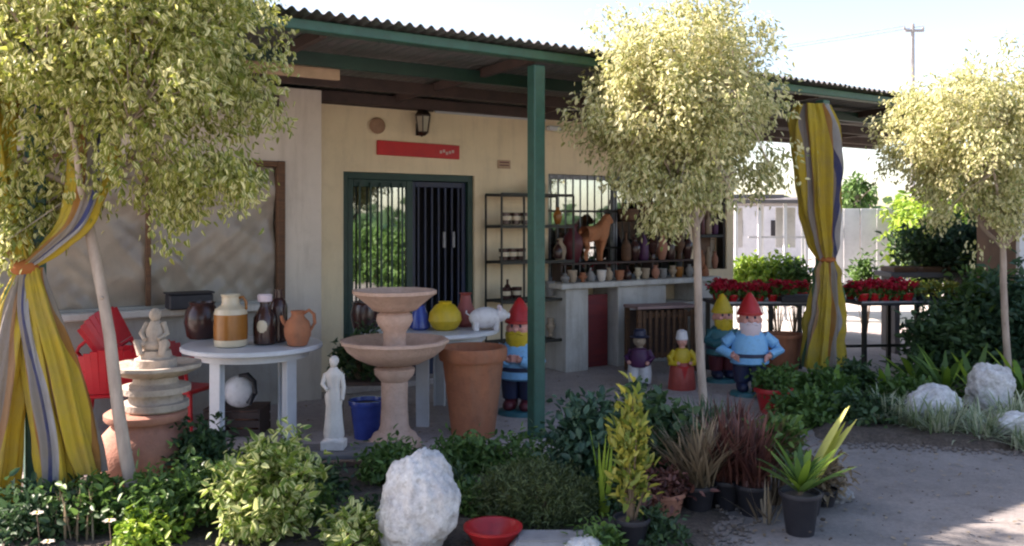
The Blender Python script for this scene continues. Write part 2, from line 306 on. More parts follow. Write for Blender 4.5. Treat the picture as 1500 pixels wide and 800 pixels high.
# ---- leaves (numpy)
def unit(a): return a / np.maximum(np.linalg.norm(a, axis=-1, keepdims=True), 1e-9)
def leaves_mesh(name, P, D, N, Ln, W, droop=0.15, fold=0.25, wide=0.45):
    """P base points, D axes, N normals, Ln lengths, W widths -> one mesh, 6 vertices and 2 quads per leaf"""
    n = len(P); D = unit(D); S = unit(np.cross(D, N)); N = unit(np.cross(S, D))
    Ln = np.broadcast_to(Ln, (n,))[:, None]; W = np.broadcast_to(W, (n,))[:, None]
    def pt(t, w, h): return P + D * (Ln * t) + S * (W * w) + N * (Ln * h)
    V = np.stack([pt(0, 0, 0), pt(wide * .65, .5, fold * .25), pt(wide * 1.5, .40, fold * .2 - droop * .4), pt(1, 0, -droop), pt(wide * 1.5, -.40, fold * .2 - droop * .4), pt(wide * .65, -.5, fold * .25)], 1)
    me = bpy.data.meshes.new(name)
    me.vertices.add(n * 6); me.vertices.foreach_set('co', V.reshape(-1).astype(np.float32))
    base = (np.arange(n) * 6)[:, None]
    idx = np.concatenate([base + np.array([[0, 1, 2, 3]]), base + np.array([[0, 3, 4, 5]])], 1).reshape(-1)
    me.loops.add(n * 8); me.loops.foreach_set('vertex_index', idx.astype(np.int32))
    me.polygons.add(n * 2); me.polygons.foreach_set('loop_start', (np.arange(n * 2) * 4).astype(np.int32))
    me.polygons.foreach_set('loop_total', np.full(n * 2, 4, np.int32))
    uvl = me.uv_layers.new(name='UVMap')
    uv = np.tile(np.array([[.5, 0], [1, .3], [.9, .7], [.5, 1], [.5, 0], [.5, 1], [.1, .7], [0, .3]], np.float32), (n, 1))
    uvl.data.foreach_set('uv', uv.reshape(-1))
    for k in ('rnd', 'rnd2'):
        a = me.attributes.new(k, 'FLOAT', 'POINT'); a.data.foreach_set('value', np.repeat(rng.random(n), 6).astype(np.float32))
    me.update(); me.validate(); return me
def blades_mesh(name, P, D, Ln, W, bend=0.5, seg=4):
    """arching grass-like blades"""
    n = len(P); D = unit(D); up = np.array([0, 0, 1.0]); S = unit(np.cross(D, np.broadcast_to(up, D.shape)) + 1e-4)
    Ln = np.broadcast_to(Ln, (n,))[:, None]; W = np.broadcast_to(W, (n,))[:, None]; rows = []
    H = D.copy(); H[:, 2] = 0
    for i in range(seg + 1):
        t = i / seg; c = P + D * Ln * t + H * Ln * bend * .3 * t * t - up * Ln * bend * t ** 2.2 * .6
        w = W * (0.5 if i == 0 else math.sin(math.pi * (.25 + .75 * t)) ** .8 if i < seg else 0.03) * .5
        rows += [c - S * w, c + S * w]
    V = np.stack(rows, 1); k = 2 * (seg + 1)
    me = bpy.data.meshes.new(name); me.vertices.add(n * k); me.vertices.foreach_set('co', V.reshape(-1).astype(np.float32))
    q = np.concatenate([np.array([2 * i, 2 * i + 1, 2 * i + 3, 2 * i + 2]) for i in range(seg)])
    idx = ((np.arange(n) * k)[:, None] + q[None]).reshape(-1)
    me.loops.add(len(idx)); me.loops.foreach_set('vertex_index', idx.astype(np.int32)); m = n * seg
    me.polygons.add(m); me.polygons.foreach_set('loop_start', (np.arange(m) * 4).astype(np.int32)); me.polygons.foreach_set('loop_total', np.full(m, 4, np.int32))
    uvl = me.uv_layers.new(name='UVMap'); q2 = []
    for i in range(seg): q2 += [[0, i / seg], [1, i / seg], [1, (i + 1) / seg], [0, (i + 1) / seg]]
    uvl.data.foreach_set('uv', np.tile(np.array(q2, np.float32), (n, 1)).reshape(-1))
    for a_ in ('rnd', 'rnd2'):
        a = me.attributes.new(a_, 'FLOAT', 'POINT'); a.data.foreach_set('value', np.repeat(rng.random(n), k).astype(np.float32))
    me.update(); me.validate(); return me
def rand_dirs(n): return unit(rng.normal(size=(n, 3)))
def crown_points(c, rad, ncl, lump=0.22, seed=0, inner=0.35, extra=()):
    """cluster centres spread through a lumpy ellipsoid volume"""
    pts = []
    c = np.array(c); rad = np.array(rad)
    d = rand_dirs(ncl)
    for i in range(ncl):
        s = 1 + lump * noise.noise(Vector(d[i] * 2.3) + Vector((seed, 0, 0))) * 2.0 + lump * .6 * noise.noise(Vector(d[i] * 5.5) + Vector((0, seed, 0))) * 2
        r = (inner + (1 - inner) * rng.random() ** 0.55)
        pts.append(c + d[i] * rad * s * r)
    for e in extra:
        pts += list(np.array(e[0]) + rng.normal(size=(e[2], 3)) * np.array(e[1]))
    return np.array(pts)
def cluster_leaves(name, pts, c, per, spread, Ln, W, droop=.3, outw=.6, down=.5):
    n = len(pts); P = np.repeat(pts, per, 0) + rng.normal(size=(n * per, 3)) * spread
    out = unit(P - np.array(c)); D = out * outw + rand_dirs(n * per) * .8 + np.array([0, 0, -down])
    N = rand_dirs(n * per) * .8 + out * .4 + np.array([0, 0, .7])
    ln = Ln * (.65 + .7 * rng.random(n * per)); return leaves_mesh(name, P, D, N, ln, ln * (W / Ln), droop=droop)
def branches(name, root, pts, ntake, mat_, parent, r0=.018, mids=9):
    mb = MB(); root = Vector(root); c = Vector(np.mean(pts, 0))
    hubs = []
    for k in range(mids):
        w = 2 * math.pi * k / mids + random.random() * .5
        e = Vector(pts[rng.integers(len(pts))]); h = root.lerp(e, .55) + Vector((math.cos(w), math.sin(w), .6)) * .06
        mid = root.lerp(h, .5) + Vector((random.uniform(-.04, .04), random.uniform(-.04, .04), -.02))
        mb.tube([root, mid, h], [r0, r0 * .75, r0 * .5], 6); hubs.append(h)
    for i in rng.choice(len(pts), min(ntake, len(pts)), replace=False):
        p = Vector(pts[i]); h = min(hubs, key=lambda q: (q - p).length)
        m_ = h.lerp(p, .5) + Vector((0, 0, .05)); mb.tube([h, m_, p], [r0 * .35, r0 * .22, r0 * .1], 4, cap=False)
    return build(name, mb, mat_, parent)

# ------------------------------------------------------------------ ground
def Fp(u, v): p = F(u, v); return (p.x, p.y)
def sheet_poly(name, poly, z, m, thick=None, sub=0):
    mb = MB(); n = len(poly)
    if thick:
        vs = [(p[0], p[1], z) for p in poly] + [(p[0], p[1], z - thick) for p in poly]
        fs = [tuple(range(n))] + [(i, i + n, (i + 1) % n + n, (i + 1) % n) for i in range(n)]
        mb.add(vs, fs)
    else: mb.add([(p[0], p[1], z) for p in poly], [tuple(range(n))])
    return struct(build(name, mb, m, smooth=0))
sheet_poly('ground', [(-400, -400), (400, -400), (400, 900), (-400, 900)], 0.0, M['yard'])
sheet_poly('driveway', [(-9, .5), (14, .5), (30, 7.0), (12, 10.0), Fp(8.6, -.85), Fp(1.2, -.85), Fp(-4.6, -.45), (-9, 1.8)], 0.004, M['asphalt'])
sheet_poly('porch_floor', [Fp(-4.6, -.5), Fp(1.2, -.9), Fp(8.6, -.9), Fp(8.6, 2.75), Fp(4.9, 2.75), Fp(4.9, 2.5), Fp(-4.6, 2.5)], 0.008, M['floor'])
def bed(name, poly, z=.05, m='soil'):
    """low mounded soil bed with an uneven edge"""
    cx = sum(p[0] for p in poly) / len(poly); cy = sum(p[1] for p in poly) / len(poly); pts = []
    for i in range(len(poly)):
        a, b = poly[i], poly[(i + 1) % len(poly)]
        for k in range(24):
            t = k / 24; x = a[0] + (b[0] - a[0]) * t; y = a[1] + (b[1] - a[1]) * t; q = 1 + .07 * noise.noise(Vector((x * 3, y * 3, 0))) + .03 * noise.noise(Vector((x * 9, y * 9, 0))); pts.append((cx + (x - cx) * q, cy + (y - cy) * q))
    mb = MB(); n = len(pts); rings = [(1, .006), (.95, z * .8), (.7, z), (.35, z * 1.1)]; vs = []
    for s_, zz in rings: vs += [(cx + (p[0] - cx) * s_, cy + (p[1] - cy) * s_, zz + (0 if s_ == 1 else .02 * noise.noise(Vector((p[0] * 6, p[1] * 6, s_ * 3))))) for p in pts]
    vs.append((cx, cy, z)); fs = []
    for r in range(3):
        for i in range(n): fs.append((r * n + i, r * n + (i + 1) % n, (r + 1) * n + (i + 1) % n, (r + 1) * n + i))
    for i in range(n): fs.append((3 * n + i, 3 * n + (i + 1) % n, 4 * n))
    mb.add(vs, fs); return struct(build(name, mb, M[m]))
bed('planting_bed', [(-4.2, 3.6), (.85, 3.9), (1.15, 4.9), (.7, 6.0), (-1.6, 5.6), (-3.6, 5.3)])
bed('planting_bed_right', [(2.3, 6.4), (4.6, 5.9), (7.0, 7.5), (8.0, 9.6), (4.5, 9.2), (2.3, 7.7)], .07)

# ------------------------------------------------------------------ house
RZ = TH
house = thing('shop_building', 'long low cream rendered shop building behind the green porch', 'building', F(0, 0), RZ)
def hpart(name, mb, m, parent=None, smooth=35): return build(name, mb, m, parent or house, smooth=smooth)
def hb(u0, u1, v0, v1, z0, z1, mb=None, bev=0):
    mb = mb or MB(); return mb.box(((u0 + u1) / 2, (v0 + v1) / 2, (z0 + z1) / 2), (u1 - u0, v1 - v0, z1 - z0), bev=bev)
V0 = 2.5; WT = 2.78; D0, D1, DH = -.46, 1.0, 2.08; W0, W1, WZ0, WZ1 = 1.95, 4.05, .93, 2.13
mb = MB(); hb(-.8, D0, V0, V0 + .2, 0, WT, mb); hb(D0, D1, V0, V0 + .2, DH, WT, mb); hb(D1, W0, V0, V0 + .2, 0, WT, mb)
hb(W0, W1, V0, V0 + .2, 0, WZ0, mb); hb(W0, W1, V0, V0 + .2, WZ1, WT, mb)
hb(W1, 4.3, V0, V0 + .2, 0, WT, mb); hb(4.3, 4.78, V0, V0 + .2, 0, 1.0, mb); hb(4.3, 4.78, V0, V0 + .2, 2.0, WT, mb); hb(4.78, 4.9, V0, V0 + .2, 0, WT, mb)
hpart('wall', mb, M['cream'], smooth=0)
mb = MB(); hb(4.7, 4.9, V0 + .2, 4.4, 0, WT, mb); hb(-4.45, 4.9, 4.4, 4.6, 0, WT, mb); hb(-4.45, -4.25, 2.401, 4.4, 0, WT, mb); hpart('side_wall', mb, M['greywall'], smooth=0)
# left wing: wall 0.3 m proud, with a sheeted opening
S0, S1, SZ0, SZ1 = -4.45, -1.14, .92, 2.13
mb = MB(); hb(S1, -.8, 2.2, V0 + .2, 0, WT, mb); hb(-4.45, S1, 2.2, 2.4, SZ1, WT, mb); hpart('wing_wall', mb, M['greywall'], smooth=0)
hpart('low_wall', hb(-4.45, S1, 2.2, 2.4, 0, SZ0), M['lowwall'], smooth=0)
hpart('ledge', hb(-4.45, S1 - .01, 2.08, 2.2, .84, .90, bev=.01), M['white_wall'])
mb = MB(); hb(S1 - .07, S1 - .002, 2.17, 2.24, SZ0, SZ1, mb, .006); hb(-4.44, S1 - .072, 2.17, 2.24, SZ1 - .05, SZ1 - .002, mb, .006); hpart('window_frame', mb, M['wood'])
for u in (-2.27, -3.5): hpart('mullion', hb(u - .02, u + .02, 2.19, 2.22, SZ0, SZ1 - .05, None, .004), M['wood'])
# wrinkled plastic sheeting
mb = MB(); nu, nz = 150, 46; vs = []
for j in range(nz + 1):
    for i in range(nu + 1):
        u = -4.44 + (S1 + 4.44 - .07) * i / nu; z = SZ0 + (SZ1 - SZ0 - .05) * j / nz
        q = Vector((u * 1.3 + z * .9, z * 2.2 - u * .7, 0)); w = noise.noise(q * 1.3) * .05 + .035 * abs(noise.noise(Vector(((u + z * .8) * 4.5, (z - u) * 1.1, 3)))) + .008 * noise.noise(Vector(((u - z) * 9, (z + u) * 3, 7)))
        vs.append((u, 2.235 + w + .03, z))
fs = [(j * (nu + 1) + i, j * (nu + 1) + i + 1, (j + 1) * (nu + 1) + i + 1, (j + 1) * (nu + 1) + i) for j in range(nz) for i in range(nu)]
mb.add(vs, fs); hpart('plastic_sheeting', mb, M['sheet'], smooth=80)
# interior
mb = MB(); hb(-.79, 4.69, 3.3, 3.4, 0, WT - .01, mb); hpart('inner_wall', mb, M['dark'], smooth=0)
hpart('flat_roof', hb(-4.5, 4.95, 2.62, 4.65, WT + .002, WT + .10), M['roofgrey'], smooth=0)
# top trim on the wall: dark board on the left, white strip on the right
hpart('trim_board', hb(-.72, .5, V0 - .03, V0 - .002, 2.705, 2.775, bev=.004), M['darkwood'])
hpart('trim_strip', hb(.52, 1.9, V0 - .03, V0 - .002, 2.70, 2.745, bev=.004), M['whitep'])
build('bright_gap_board', hb(-2.6, -1.19, .86, .90, 2.66, 2.755, bev=.004), M['palewood'], house)  # pale board added in place of a bright, lit gap under the roof
hpart('timber_board', hb(-3.0, -1.2, 2.16, 2.198, 2.60, 2.70, bev=.004), M['darkwood'])
# door
door = hpart('door_frame', (lambda m: (hb(D0, D0 + .06, V0 + .03, V0 + .12, 0, DH, m, .004), hb(D1 - .06, D1, V0 + .03, V0 + .12, 0, DH, m, .004), hb(D0 + .06, D1 - .06, V0 + .03, V0 + .12, DH - .07, DH, m, .004), m)[-1])(MB()), M['dgreen'])
mid = D0 + .76
lf = hpart('glazed_door_leaf', (lambda m: (hb(D0 + .062, D0 + .12, V0 + .04, V0 + .08, .03, DH - .07, m, .004), hb(mid - .07, mid, V0 + .04, V0 + .08, .03, DH - .07, m, .004), hb(D0 + .12, mid - .07, V0 + .04, V0 + .08, DH - .14, DH - .07, m, .004), hb(D0 + .12, mid - .07, V0 + .04, V0 + .08, .03, .22, m, .004), m)[-1])(MB()), M['dgreen'])
build('pane', hb(D0 + .12, mid - .07, V0 + .06, V0 + .066, .22, DH - .14), M['glass'], lf, smooth=0)
for k in range(5):
    u = D0 + .12 + (mid - .07 - D0 - .12) * (k + .5) / 5
    build('grille_bar', hb(u - .008, u + .008, V0 + .012, V0 + .026, .05, DH - .1), M['dgreen'], lf)
gf = hpart('barred_door_leaf', (lambda m: (hb(mid + .005, mid + .05, V0 + .08, V0 + .11, .03, DH - .072, m, .004), hb(D1 - .105, D1 - .062, V0 + .08, V0 + .11, .03, DH - .072, m, .004), hb(mid + .05, D1 - .105, V0 + .08, V0 + .11, DH - .13, DH - .073, m, .004), hb(mid + .05, D1 - .105, V0 + .08, V0 + .11, .03, .2, m, .004), m)[-1])(MB()), M['navy'])
for k in range(7):
    u = mid + .05 + (D1 - .155 - mid) * (k + .5) / 7
    build('grille_bar', hb(u - .009, u + .009, V0 + .085, V0 + .105, .2, DH - .13), M['navy'], gf)
for du in (.36, .47): build('handle', hb(mid + du, mid + du + .03, V0 + .05, V0 + .08, 1.33, 1.50, bev=.008), M['grillegrey'], gf)
hpart('doorstep', hb(D0 - .1, D1 + .1, V0 - .25, V0 - .002, .008, .07, bev=.01), M['floor'])
# main window: frame, grille bars, shelves inside
wf = hpart('window_frame', (lambda m: (hb(W0, W0 + .05, V0 + .05, V0 + .12, WZ0 + .003, WZ1, m, .004), hb(W1 - .05, W1, V0 + .05, V0 + .12, WZ0 + .003, WZ1, m, .004), hb(W0 + .05, W1 - .05, V0 + .05, V0 + .12, WZ1 - .05, WZ1, m, .004), hb(W0 + .05, W1 - .05, V0 + .05, V0 + .12, WZ0 + .003, WZ0 + .05, m, .004), hb(2.93, 2.99, V0 + .05, V0 + .12, WZ0 + .05, WZ1 - .05, m, .004), m)[-1])(MB()), M['grillegrey'])
for a, b in ((W0 + .05, 2.93), (2.99, W1 - .05)): build('pane', hb(a, b, V0 + .08, V0 + .086, WZ0 + .05, WZ1 - .05), M['glass'], wf, smooth=0)
k = 0; u = W0 + .04
while u < W1:
    build('grille_bar', MB().tube([(u, V0 + .02, WZ0), (u, V0 + .02, WZ1)], .007, 6), M['grillegrey'] if u < 2.5 else M['iron'], wf); u += .105
for z in (1.3, 1.72): build('cross_bar', hb(W0, W1, V0 + .026, V0 + .034, z - .012, z + .012), M['iron'], wf)
hpart('pale_blind', hb(W0 + .06, 2.55, V0 + .14, V0 + .15, 1.35, WZ1 - .05), M['white_wall'], smooth=0)
# end niche window
wf2 = hpart('niche_frame', (lambda m: (hb(4.3, 4.34, V0 + .02, V0 + .14, 1.0, 2.0, m, .004), hb(4.74, 4.78, V0 + .02, V0 + .14, 1.0, 2.0, m, .004), hb(4.34, 4.74, V0 + .02, V0 + .16, 1.40, 1.44, m, .004), hb(4.34, 4.74, V0 + .02, V0 + .16, 1.96, 2.0, m, .004), m)[-1])(MB()), M['iron'])
hpart('niche_back', hb(4.3, 4.78, V0 + .202, V0 + .22, 1.0, 2.0), M['brick'], smooth=0)
# counter under the window
ct = thing('display_counter', 'long whitewashed display counter below the barred window', 'counter', F(0, 0), RZ)
build('counter_top', hb(1.76, 4.15, 2.0, V0 - .003, .89, .95, bev=.01), M['white_wall'], ct)
build('pier', hb(1.86, 2.16, 2.06, V0 - .003, .008, .888, bev=.006), M['white_wall'], ct)
build('pier', hb(2.58, 3.3, 2.06, V0 - .003, .008, .888, bev=.006), M['white_wall'], ct)
build('pier', hb(3.85, 4.1, 2.06, V0 - .003, .008, .888, bev=.006), M['white_wall'], ct)
build('recess_shelf', hb(3.3, 3.85, 2.1, V0 - .003, .62, .66), M['white_wall'], ct)
tag(build('red_board', hb(2.2, 2.55, 2.2, 2.23, .008, .80, bev=.005), M['reddoor'], None, F(0, 0), (0, 0, RZ)), 'dark red board leaning in the counter recess between white piers', 'board')

# ------------------------------------------------------------------ porch
porch = thing('porch_canopy', 'green steel porch with a corrugated sheet roof on square posts', 'porch', F(0, 0), RZ)
UR0, UR1 = -4.5, 7.9
for u in (-3.3, 0, 3.36, 6.7):
    p = build('post', MB().box((u, 0, 1.385), (.10, .10, 2.75), bev=.008), M['green'], porch)
    build('base_plate', MB().box((u, 0, .018), (.2, .2, .016), bev=.003), M['green'], p)
    for dx in (-.075, .075):
        build('bolt', MB().lathe([(.014, 0), (.014, .012), (.006, .016)], 6, (u + dx, -.075, .026)), M['iron'], p)
build('front_beam', hb(UR0 + .05, UR1 - .05, -.05, .05, 2.80, 2.868, bev=.006), M['green'], porch)
build('back_beam', hb(UR0 + .05, UR1 - .05, 2.38, 2.46, 2.70, 2.79, bev=.006) if False else hb(4.93, UR1 - .05, 2.40, 2.48, 2.66, 2.76, bev=.006), M['darkwood'], porch)
for i, v in enumerate((.78, 1.55, 2.3)):
    z = 2.815 - .05 * v / 2.5
    build('purlin', hb(UR0 + .06, UR1 - .06, v - .03, v + .03, z - .07, z + .03, bev=.004), M['dgreen'] if i == 0 else M['darkwood'], porch)
for u in (-4.3, -3.3, -1.65, 0, 1.68, 3.36, 5.03, 6.7, 7.7):
    mb = MB(); mb.box((u, 1.24, 2.80), (.05, 2.36, .07), rx=-.02); build('rafter', mb, M['darkwood'], porch)
for u in (6.7,): build('back_post', hb(u - .04, u + .04, 2.4, 2.48, .01, 2.66, bev=.005), M['green'], porch)
mb = MB(); nc = 120; wd = .80; vs = []
for i in range(nc + 1):
    x = wd * 1.03 * i / nc; z = .014 * math.cos(2 * math.pi * x / .08)
    for v, zz in ((-.16, 2.895), (1.2, 2.868), (2.62, 2.84)): vs += [(x, v, zz + z), (x, v, zz + z - .004)]
fs = []
for i in range(nc):
    a, b = i * 6, (i + 1) * 6
    fs += [(a, b, b + 2, a + 2), (a + 2, b + 2, b + 4, a + 4), (a + 1, a + 3, b + 3, b + 1), (a + 3, a + 5, b + 5, b + 3), (a, a + 1, b + 1, b), (a + 4, b + 4, b + 5, a + 5)]
mb.add(vs, fs); me = mb.mesh('roof_sheet', 60); me.materials.append(M['roof']); u = UR0
k = 0
while u < UR1 - .1:
    o = link('roof_sheet', me, None, porch, (u, random.uniform(-.015, .015), .0015 * (k % 2)), (random.uniform(-.002, .002), 0, 0)); u += wd; k += 1

# ------------------------------------------------------------------ striped curtains
def strand(pts, rad, sq=1.0, pleats=9, turns=1.0, ph=0.0, n=96, amp=.20, off=0.0):
    """gathered cloth: a pleated tube along pts"""
    pts = [Vector(p) for p in pts]; fine = []; fr = []
    m = len(pts)
    for i in range(m - 1):
        for k in range(8):
            t = k / 8; p0 = pts[max(i - 1, 0)]; p1 = pts[i]; p2 = pts[i + 1]; p3 = pts[min(i + 2, m - 1)]
            fine.append(.5 * ((2 * p1) + (p2 - p0) * t + (2 * p0 - 5 * p1 + 4 * p2 - p3) * t * t + (3 * p1 - p0 - 3 * p2 + p3) * t ** 3)); s_ = t * t * (3 - 2 * t); fr.append(rad[i] * (1 - s_) + rad[i + 1] * s_)
    fine.append(pts[-1]); fr.append(rad[-1])
    vs, fs, uvs = [], [], []
    for i, p in enumerate(fine):
        tt = i / (len(fine) - 1)
        for k in range(n):
            w = 2 * math.pi * k / n
            pl = 1 + amp * math.sin(pleats * w + ph + .9 * math.sin(3 * tt + 2 * w)) + .10 * math.sin((pleats * 2 + 3) * w + 4 * tt)
            r = fr[i] * pl * (1 + .16 * noise.noise(Vector((2 * math.cos(w), 2 * math.sin(w), tt * 5 + ph * 3 + off * 9))) + .06 * noise.noise(Vector((7 * math.cos(w), 7 * math.sin(w), tt * 9 + off * 9))))
            vs.append((p.x + r * math.cos(w), p.y + r * math.sin(w) * sq, p.z))
    L_ = len(fine)
    for i in range(L_ - 1):
        for k in range(n): fs.append((i * n + k, i * n + (k + 1) % n, (i + 1) * n + (k + 1) % n, (i + 1) * n + k)); 
    me = bpy.data.meshes.new('curtain'); me.from_pydata(vs, [], fs); uvl = me.uv_layers.new(name='UVMap')
    j = 0
    for i in range(L_ - 1):
        for k in range(n):
            for (a, b) in ((k, i), (k + 1, i), (k + 1, i + 1), (k, i + 1)):
                uvl.data[j].uv = (a / n * turns + off + .03 * math.sin(b * .25), b / L_); j += 1
    me.shade_smooth(); return me
# right curtain on the second post
pr = F(3.36, 0)
cr = thing('striped_curtain', 'yellow, grey and blue striped curtain knotted halfway down the far porch post', 'curtain', (pr.x, pr.y, 0), 0, 'striped curtains tied to the porch posts')
link('upper_cloth', strand([(-.10, 0, 2.72), (-.08, -.03, 2.5), (-.06, -.04, 2.1), (-.04, -.04, 1.75), (.0, -.04, 1.42), (.03, -.03, 1.24)], [.14, .19, .185, .165, .12, .075], .75, turns=2.0, off=.62), M['cloth'], cr)
link('lower_cloth', strand([(.03, -.03, 1.23), (.03, -.04, 1.08), (.02, -.05, .8), (.0, -.06, .55), (-.02, -.06, .22)], [.075, .11, .145, .165, .18], .75, turns=2.0, off=.72), M['cloth'], cr)
link('tie', MB().lathe([(.06, -.025), (.082, -.012), (.084, .01), (.065, .025)], 20, (.03, -.03, 1.24)).mesh('tie'), mat('tie_cloth', (.42, .13, .03), rough=.8), cr)
# left curtain on the nearest post
pl_ = F(-3.3, 0)
cl = thing('striped_curtain', 'yellow, green and white striped curtain tied at the near left porch post', 'curtain', (pl_.x, pl_.y, 0), 0, 'striped curtains tied to the porch posts')
link('left_cloth', strand([(.0, -.09, 1.35), (-.03, -.12, 1.15), (-.07, -.14, .85), (-.11, -.15, .5), (-.14, -.16, .10)], [.05, .08, .10, .105, .10], .8, pleats=6, turns=1.0, off=.1, n=72), M['cloth'], cl)
link('middle_cloth', strand([(.02, -.10, 1.35), (.05, -.14, 1.1), (.12, -.16, .75), (.19, -.17, .4), (.22, -.17, .14)], [.045, .06, .075, .085, .08], .8, pleats=6, turns=1.0, off=.62, n=72), M['cloth'], cl)
link('right_cloth', strand([(.03, -.09, 1.36), (.10, -.12, 1.15), (.20, -.13, .85), (.29, -.14, .5), (.35, -.14, .30)], [.045, .065, .085, .09, .08], .8, pleats=6, turns=1.0, off=.28, n=72), M['cloth'], cl)
link('upper_right_cloth', strand([(.0, -.09, 1.36), (.14, -.10, 1.46), (.28, -.10, 1.62), (.36, -.09, 1.95), (.38, -.06, 2.35), (.38, -.05, 2.73)], [.045, .065, .08, .10, .12, .12], .8, pleats=6, turns=1.0, off=.55, n=72), M['cloth'], cl)
link('upper_left_cloth', strand([(.0, -.09, 1.36), (-.05, -.10, 1.5), (-.12, -.10, 1.72), (-.17, -.09, 2.05), (-.2, -.07, 2.4), (-.22, -.05, 2.73)], [.045, .065, .08, .10, .12, .12], .8, pleats=6, turns=1.0, off=.2, n=72), M['cloth'], cl)
link('tie', MB().ball((.0, -.10, 1.36), (.07, .065, .05), 16, 10).mesh('tie'), bpy.data.materials['tie_cloth'], cl)

# ------------------------------------------------------------------ wall fittings
t = thing('wall_lantern', 'black metal lantern fixed on the cream wall above the red sign', 'lantern', F(.34, V0 - .1, 2.47), RZ)
build('cap', MB().lathe([(.085, .17), (.09, .185), (.05, .23), (.015, .25), (.012, .275), (0, .28)], 6), M['brass'], t)
build('base', MB().lathe([(.02, -.02), (.045, 0), (.06, .012), (.06, .02)], 6), M['brass'], t)
build('glass', MB().lathe([(.052, .02), (.075, .17)], 6), M['lglass'], t, smooth=0)
mb = MB()
for k in range(6):
    w = math.pi / 3 * k; mb.tube([(.055 * math.cos(w), .055 * math.sin(w), .02), (.079 * math.cos(w), .079 * math.sin(w), .17)], .007, 5)
build('rib', mb, M['brass'], t)
build('bracket', MB().tube([(0, .098, .05), (0, .07, .0), (0, .02, -.02)], .01, 6).box((0, .092, .05), (.06, .012, .12)), M['brass'], t)
t = thing('sign', 'narrow red sign board with faint pale print over the doorway', 'sign', F(.34, V0 - .02, 2.315), RZ)
mb = MB(); mb.box((0, 0, 0), (.92, .025, .14), ry=.012, bev=.004); build('board', mb, M['sign'], t)
for k in range(5): build('print_mark', MB().box((.24 + .035 * k, -.0145, .012 * math.sin(k * 2.1) - .01), (.025, .003, .03)), M['signmark'], t)
tag(build('wall_plaque', MB().ball((0, 0, 0), (.085, .03, .08), 12, 8), mat('faded_plaque', (.42, .24, .15), rough=.8, dirt=.3), None, F(-.12, V0 - .03, 2.53), (0, 0, RZ)), 'faded round brown plaque on the wall left of the lantern', 'plaque')
t = thing('notice', 'small faded pink notice on the cream wall above the iron shelf', 'notice', F(1.36, V0 - .012, 2.21), RZ)
build('card', MB().box((0, 0, 0), (.16, .006, .09)), M['palewood'], t); build('print_line', MB().box((0, -.0045, .02), (.12, .003, .012)).box((0, -.0045, -.01), (.12, .003, .010)), M['maroon'], t)
tag(build('floodlight', MB().box((0, 0, 0), (.16, .07, .05), bev=.01).box((0, .05, 0), (.03, .06, .03)), M['whitep'], None, F(1.95, V0 - .1, 2.62), (0, 0, RZ)), 'small pale fitting high on the wall just right of the green post', 'light fitting')

# ------------------------------------------------------------------ iron shelf with cups
SU0, SU1, SV0, SV1 = 1.10, 2.02, 2.14, 2.44
sh = thing('iron_shelf', 'tall dark green iron shelf unit against the wall beside the doorway', 'shelf', F(SU0, SV0), RZ)
w_, d_ = SU1 - SU0, SV1 - SV0
for (x, y) in ((0, 0), (w_ * .3, 0), (w_, 0), (0, d_), (w_, d_)): build('upright', MB().tube([(x, y, .01), (x, y, 1.88)], .013, 6), M['iron'], sh)
SHZ = [.35, .78, 1.18, 1.55, 1.88]
for z in SHZ:
    mb = MB(); mb.box((w_ / 2, 0, z), (w_, .02, .03)); mb.box((w_ / 2, d_, z), (w_, .02, .03))
    for k in range(6): mb.box((w_ / 2, d_ * (k + .5) / 6, z), (w_, .012, .01))
    build('shelf_rack', mb, M['iron'], sh)
cup = thing('cup', '', 'cup', (0, 0, 0)); build('body', MB().lathe([(.022, 0), (.032, .004), (.036, .06), (.038, .085), (.034, .085), (.03, .02), (0, .015)], 14), M['ceramd'], cup); build('band', MB().lathe([(.0375, .03), (.0385, .06)], 14), M['ceramw'], cup)
cups = [(1.56, .43, 'third'), (1.56, .55, 'x'), (1.56, .67, 'x'), (1.19, .40, 'x'), (1.19, .50, 'x'), (1.19, .61, 'x'), (.79, .42, 'x'), (.79, .56, 'x')]
nm = ['leftmost dark banded cup on the shelf second from top', 'middle dark banded cup on the shelf second from top', 'right dark banded cup on the shelf second from top, nearest the post', 'leftmost dark banded cup on the middle shelf', 'middle dark banded cup on the middle shelf', 'right dark banded cup on the middle shelf, nearest the post', 'left dark banded cup on the shelf just over the red gnome hat', 'right dark banded cup on the shelf just over the red gnome hat']
for i, (z, x, _) in enumerate(cups):
    p = F(SU0 + x - .32, SV0 + .08, z + .012)
    if i == 0: cup.scale = (1.45,) * 3; cup.location = p; cup['label'] = nm[0]; cup['group'] = 'banded cups on the iron shelf'
    else: dup(cup, nm[i], p)
tag(build('pot', MB().lathe([(.05, 0), (.07, .02), (.075, .09), (.06, .13), (.045, .14), (.052, .165), (.045, .165), (.035, .14), (.05, .05), (0, .03)], 18), M['beige'], None, F(SU0 + .55, SV0 + .12, 1.897)), 'small brown clay jar alone on top of the iron shelf', 'jar')

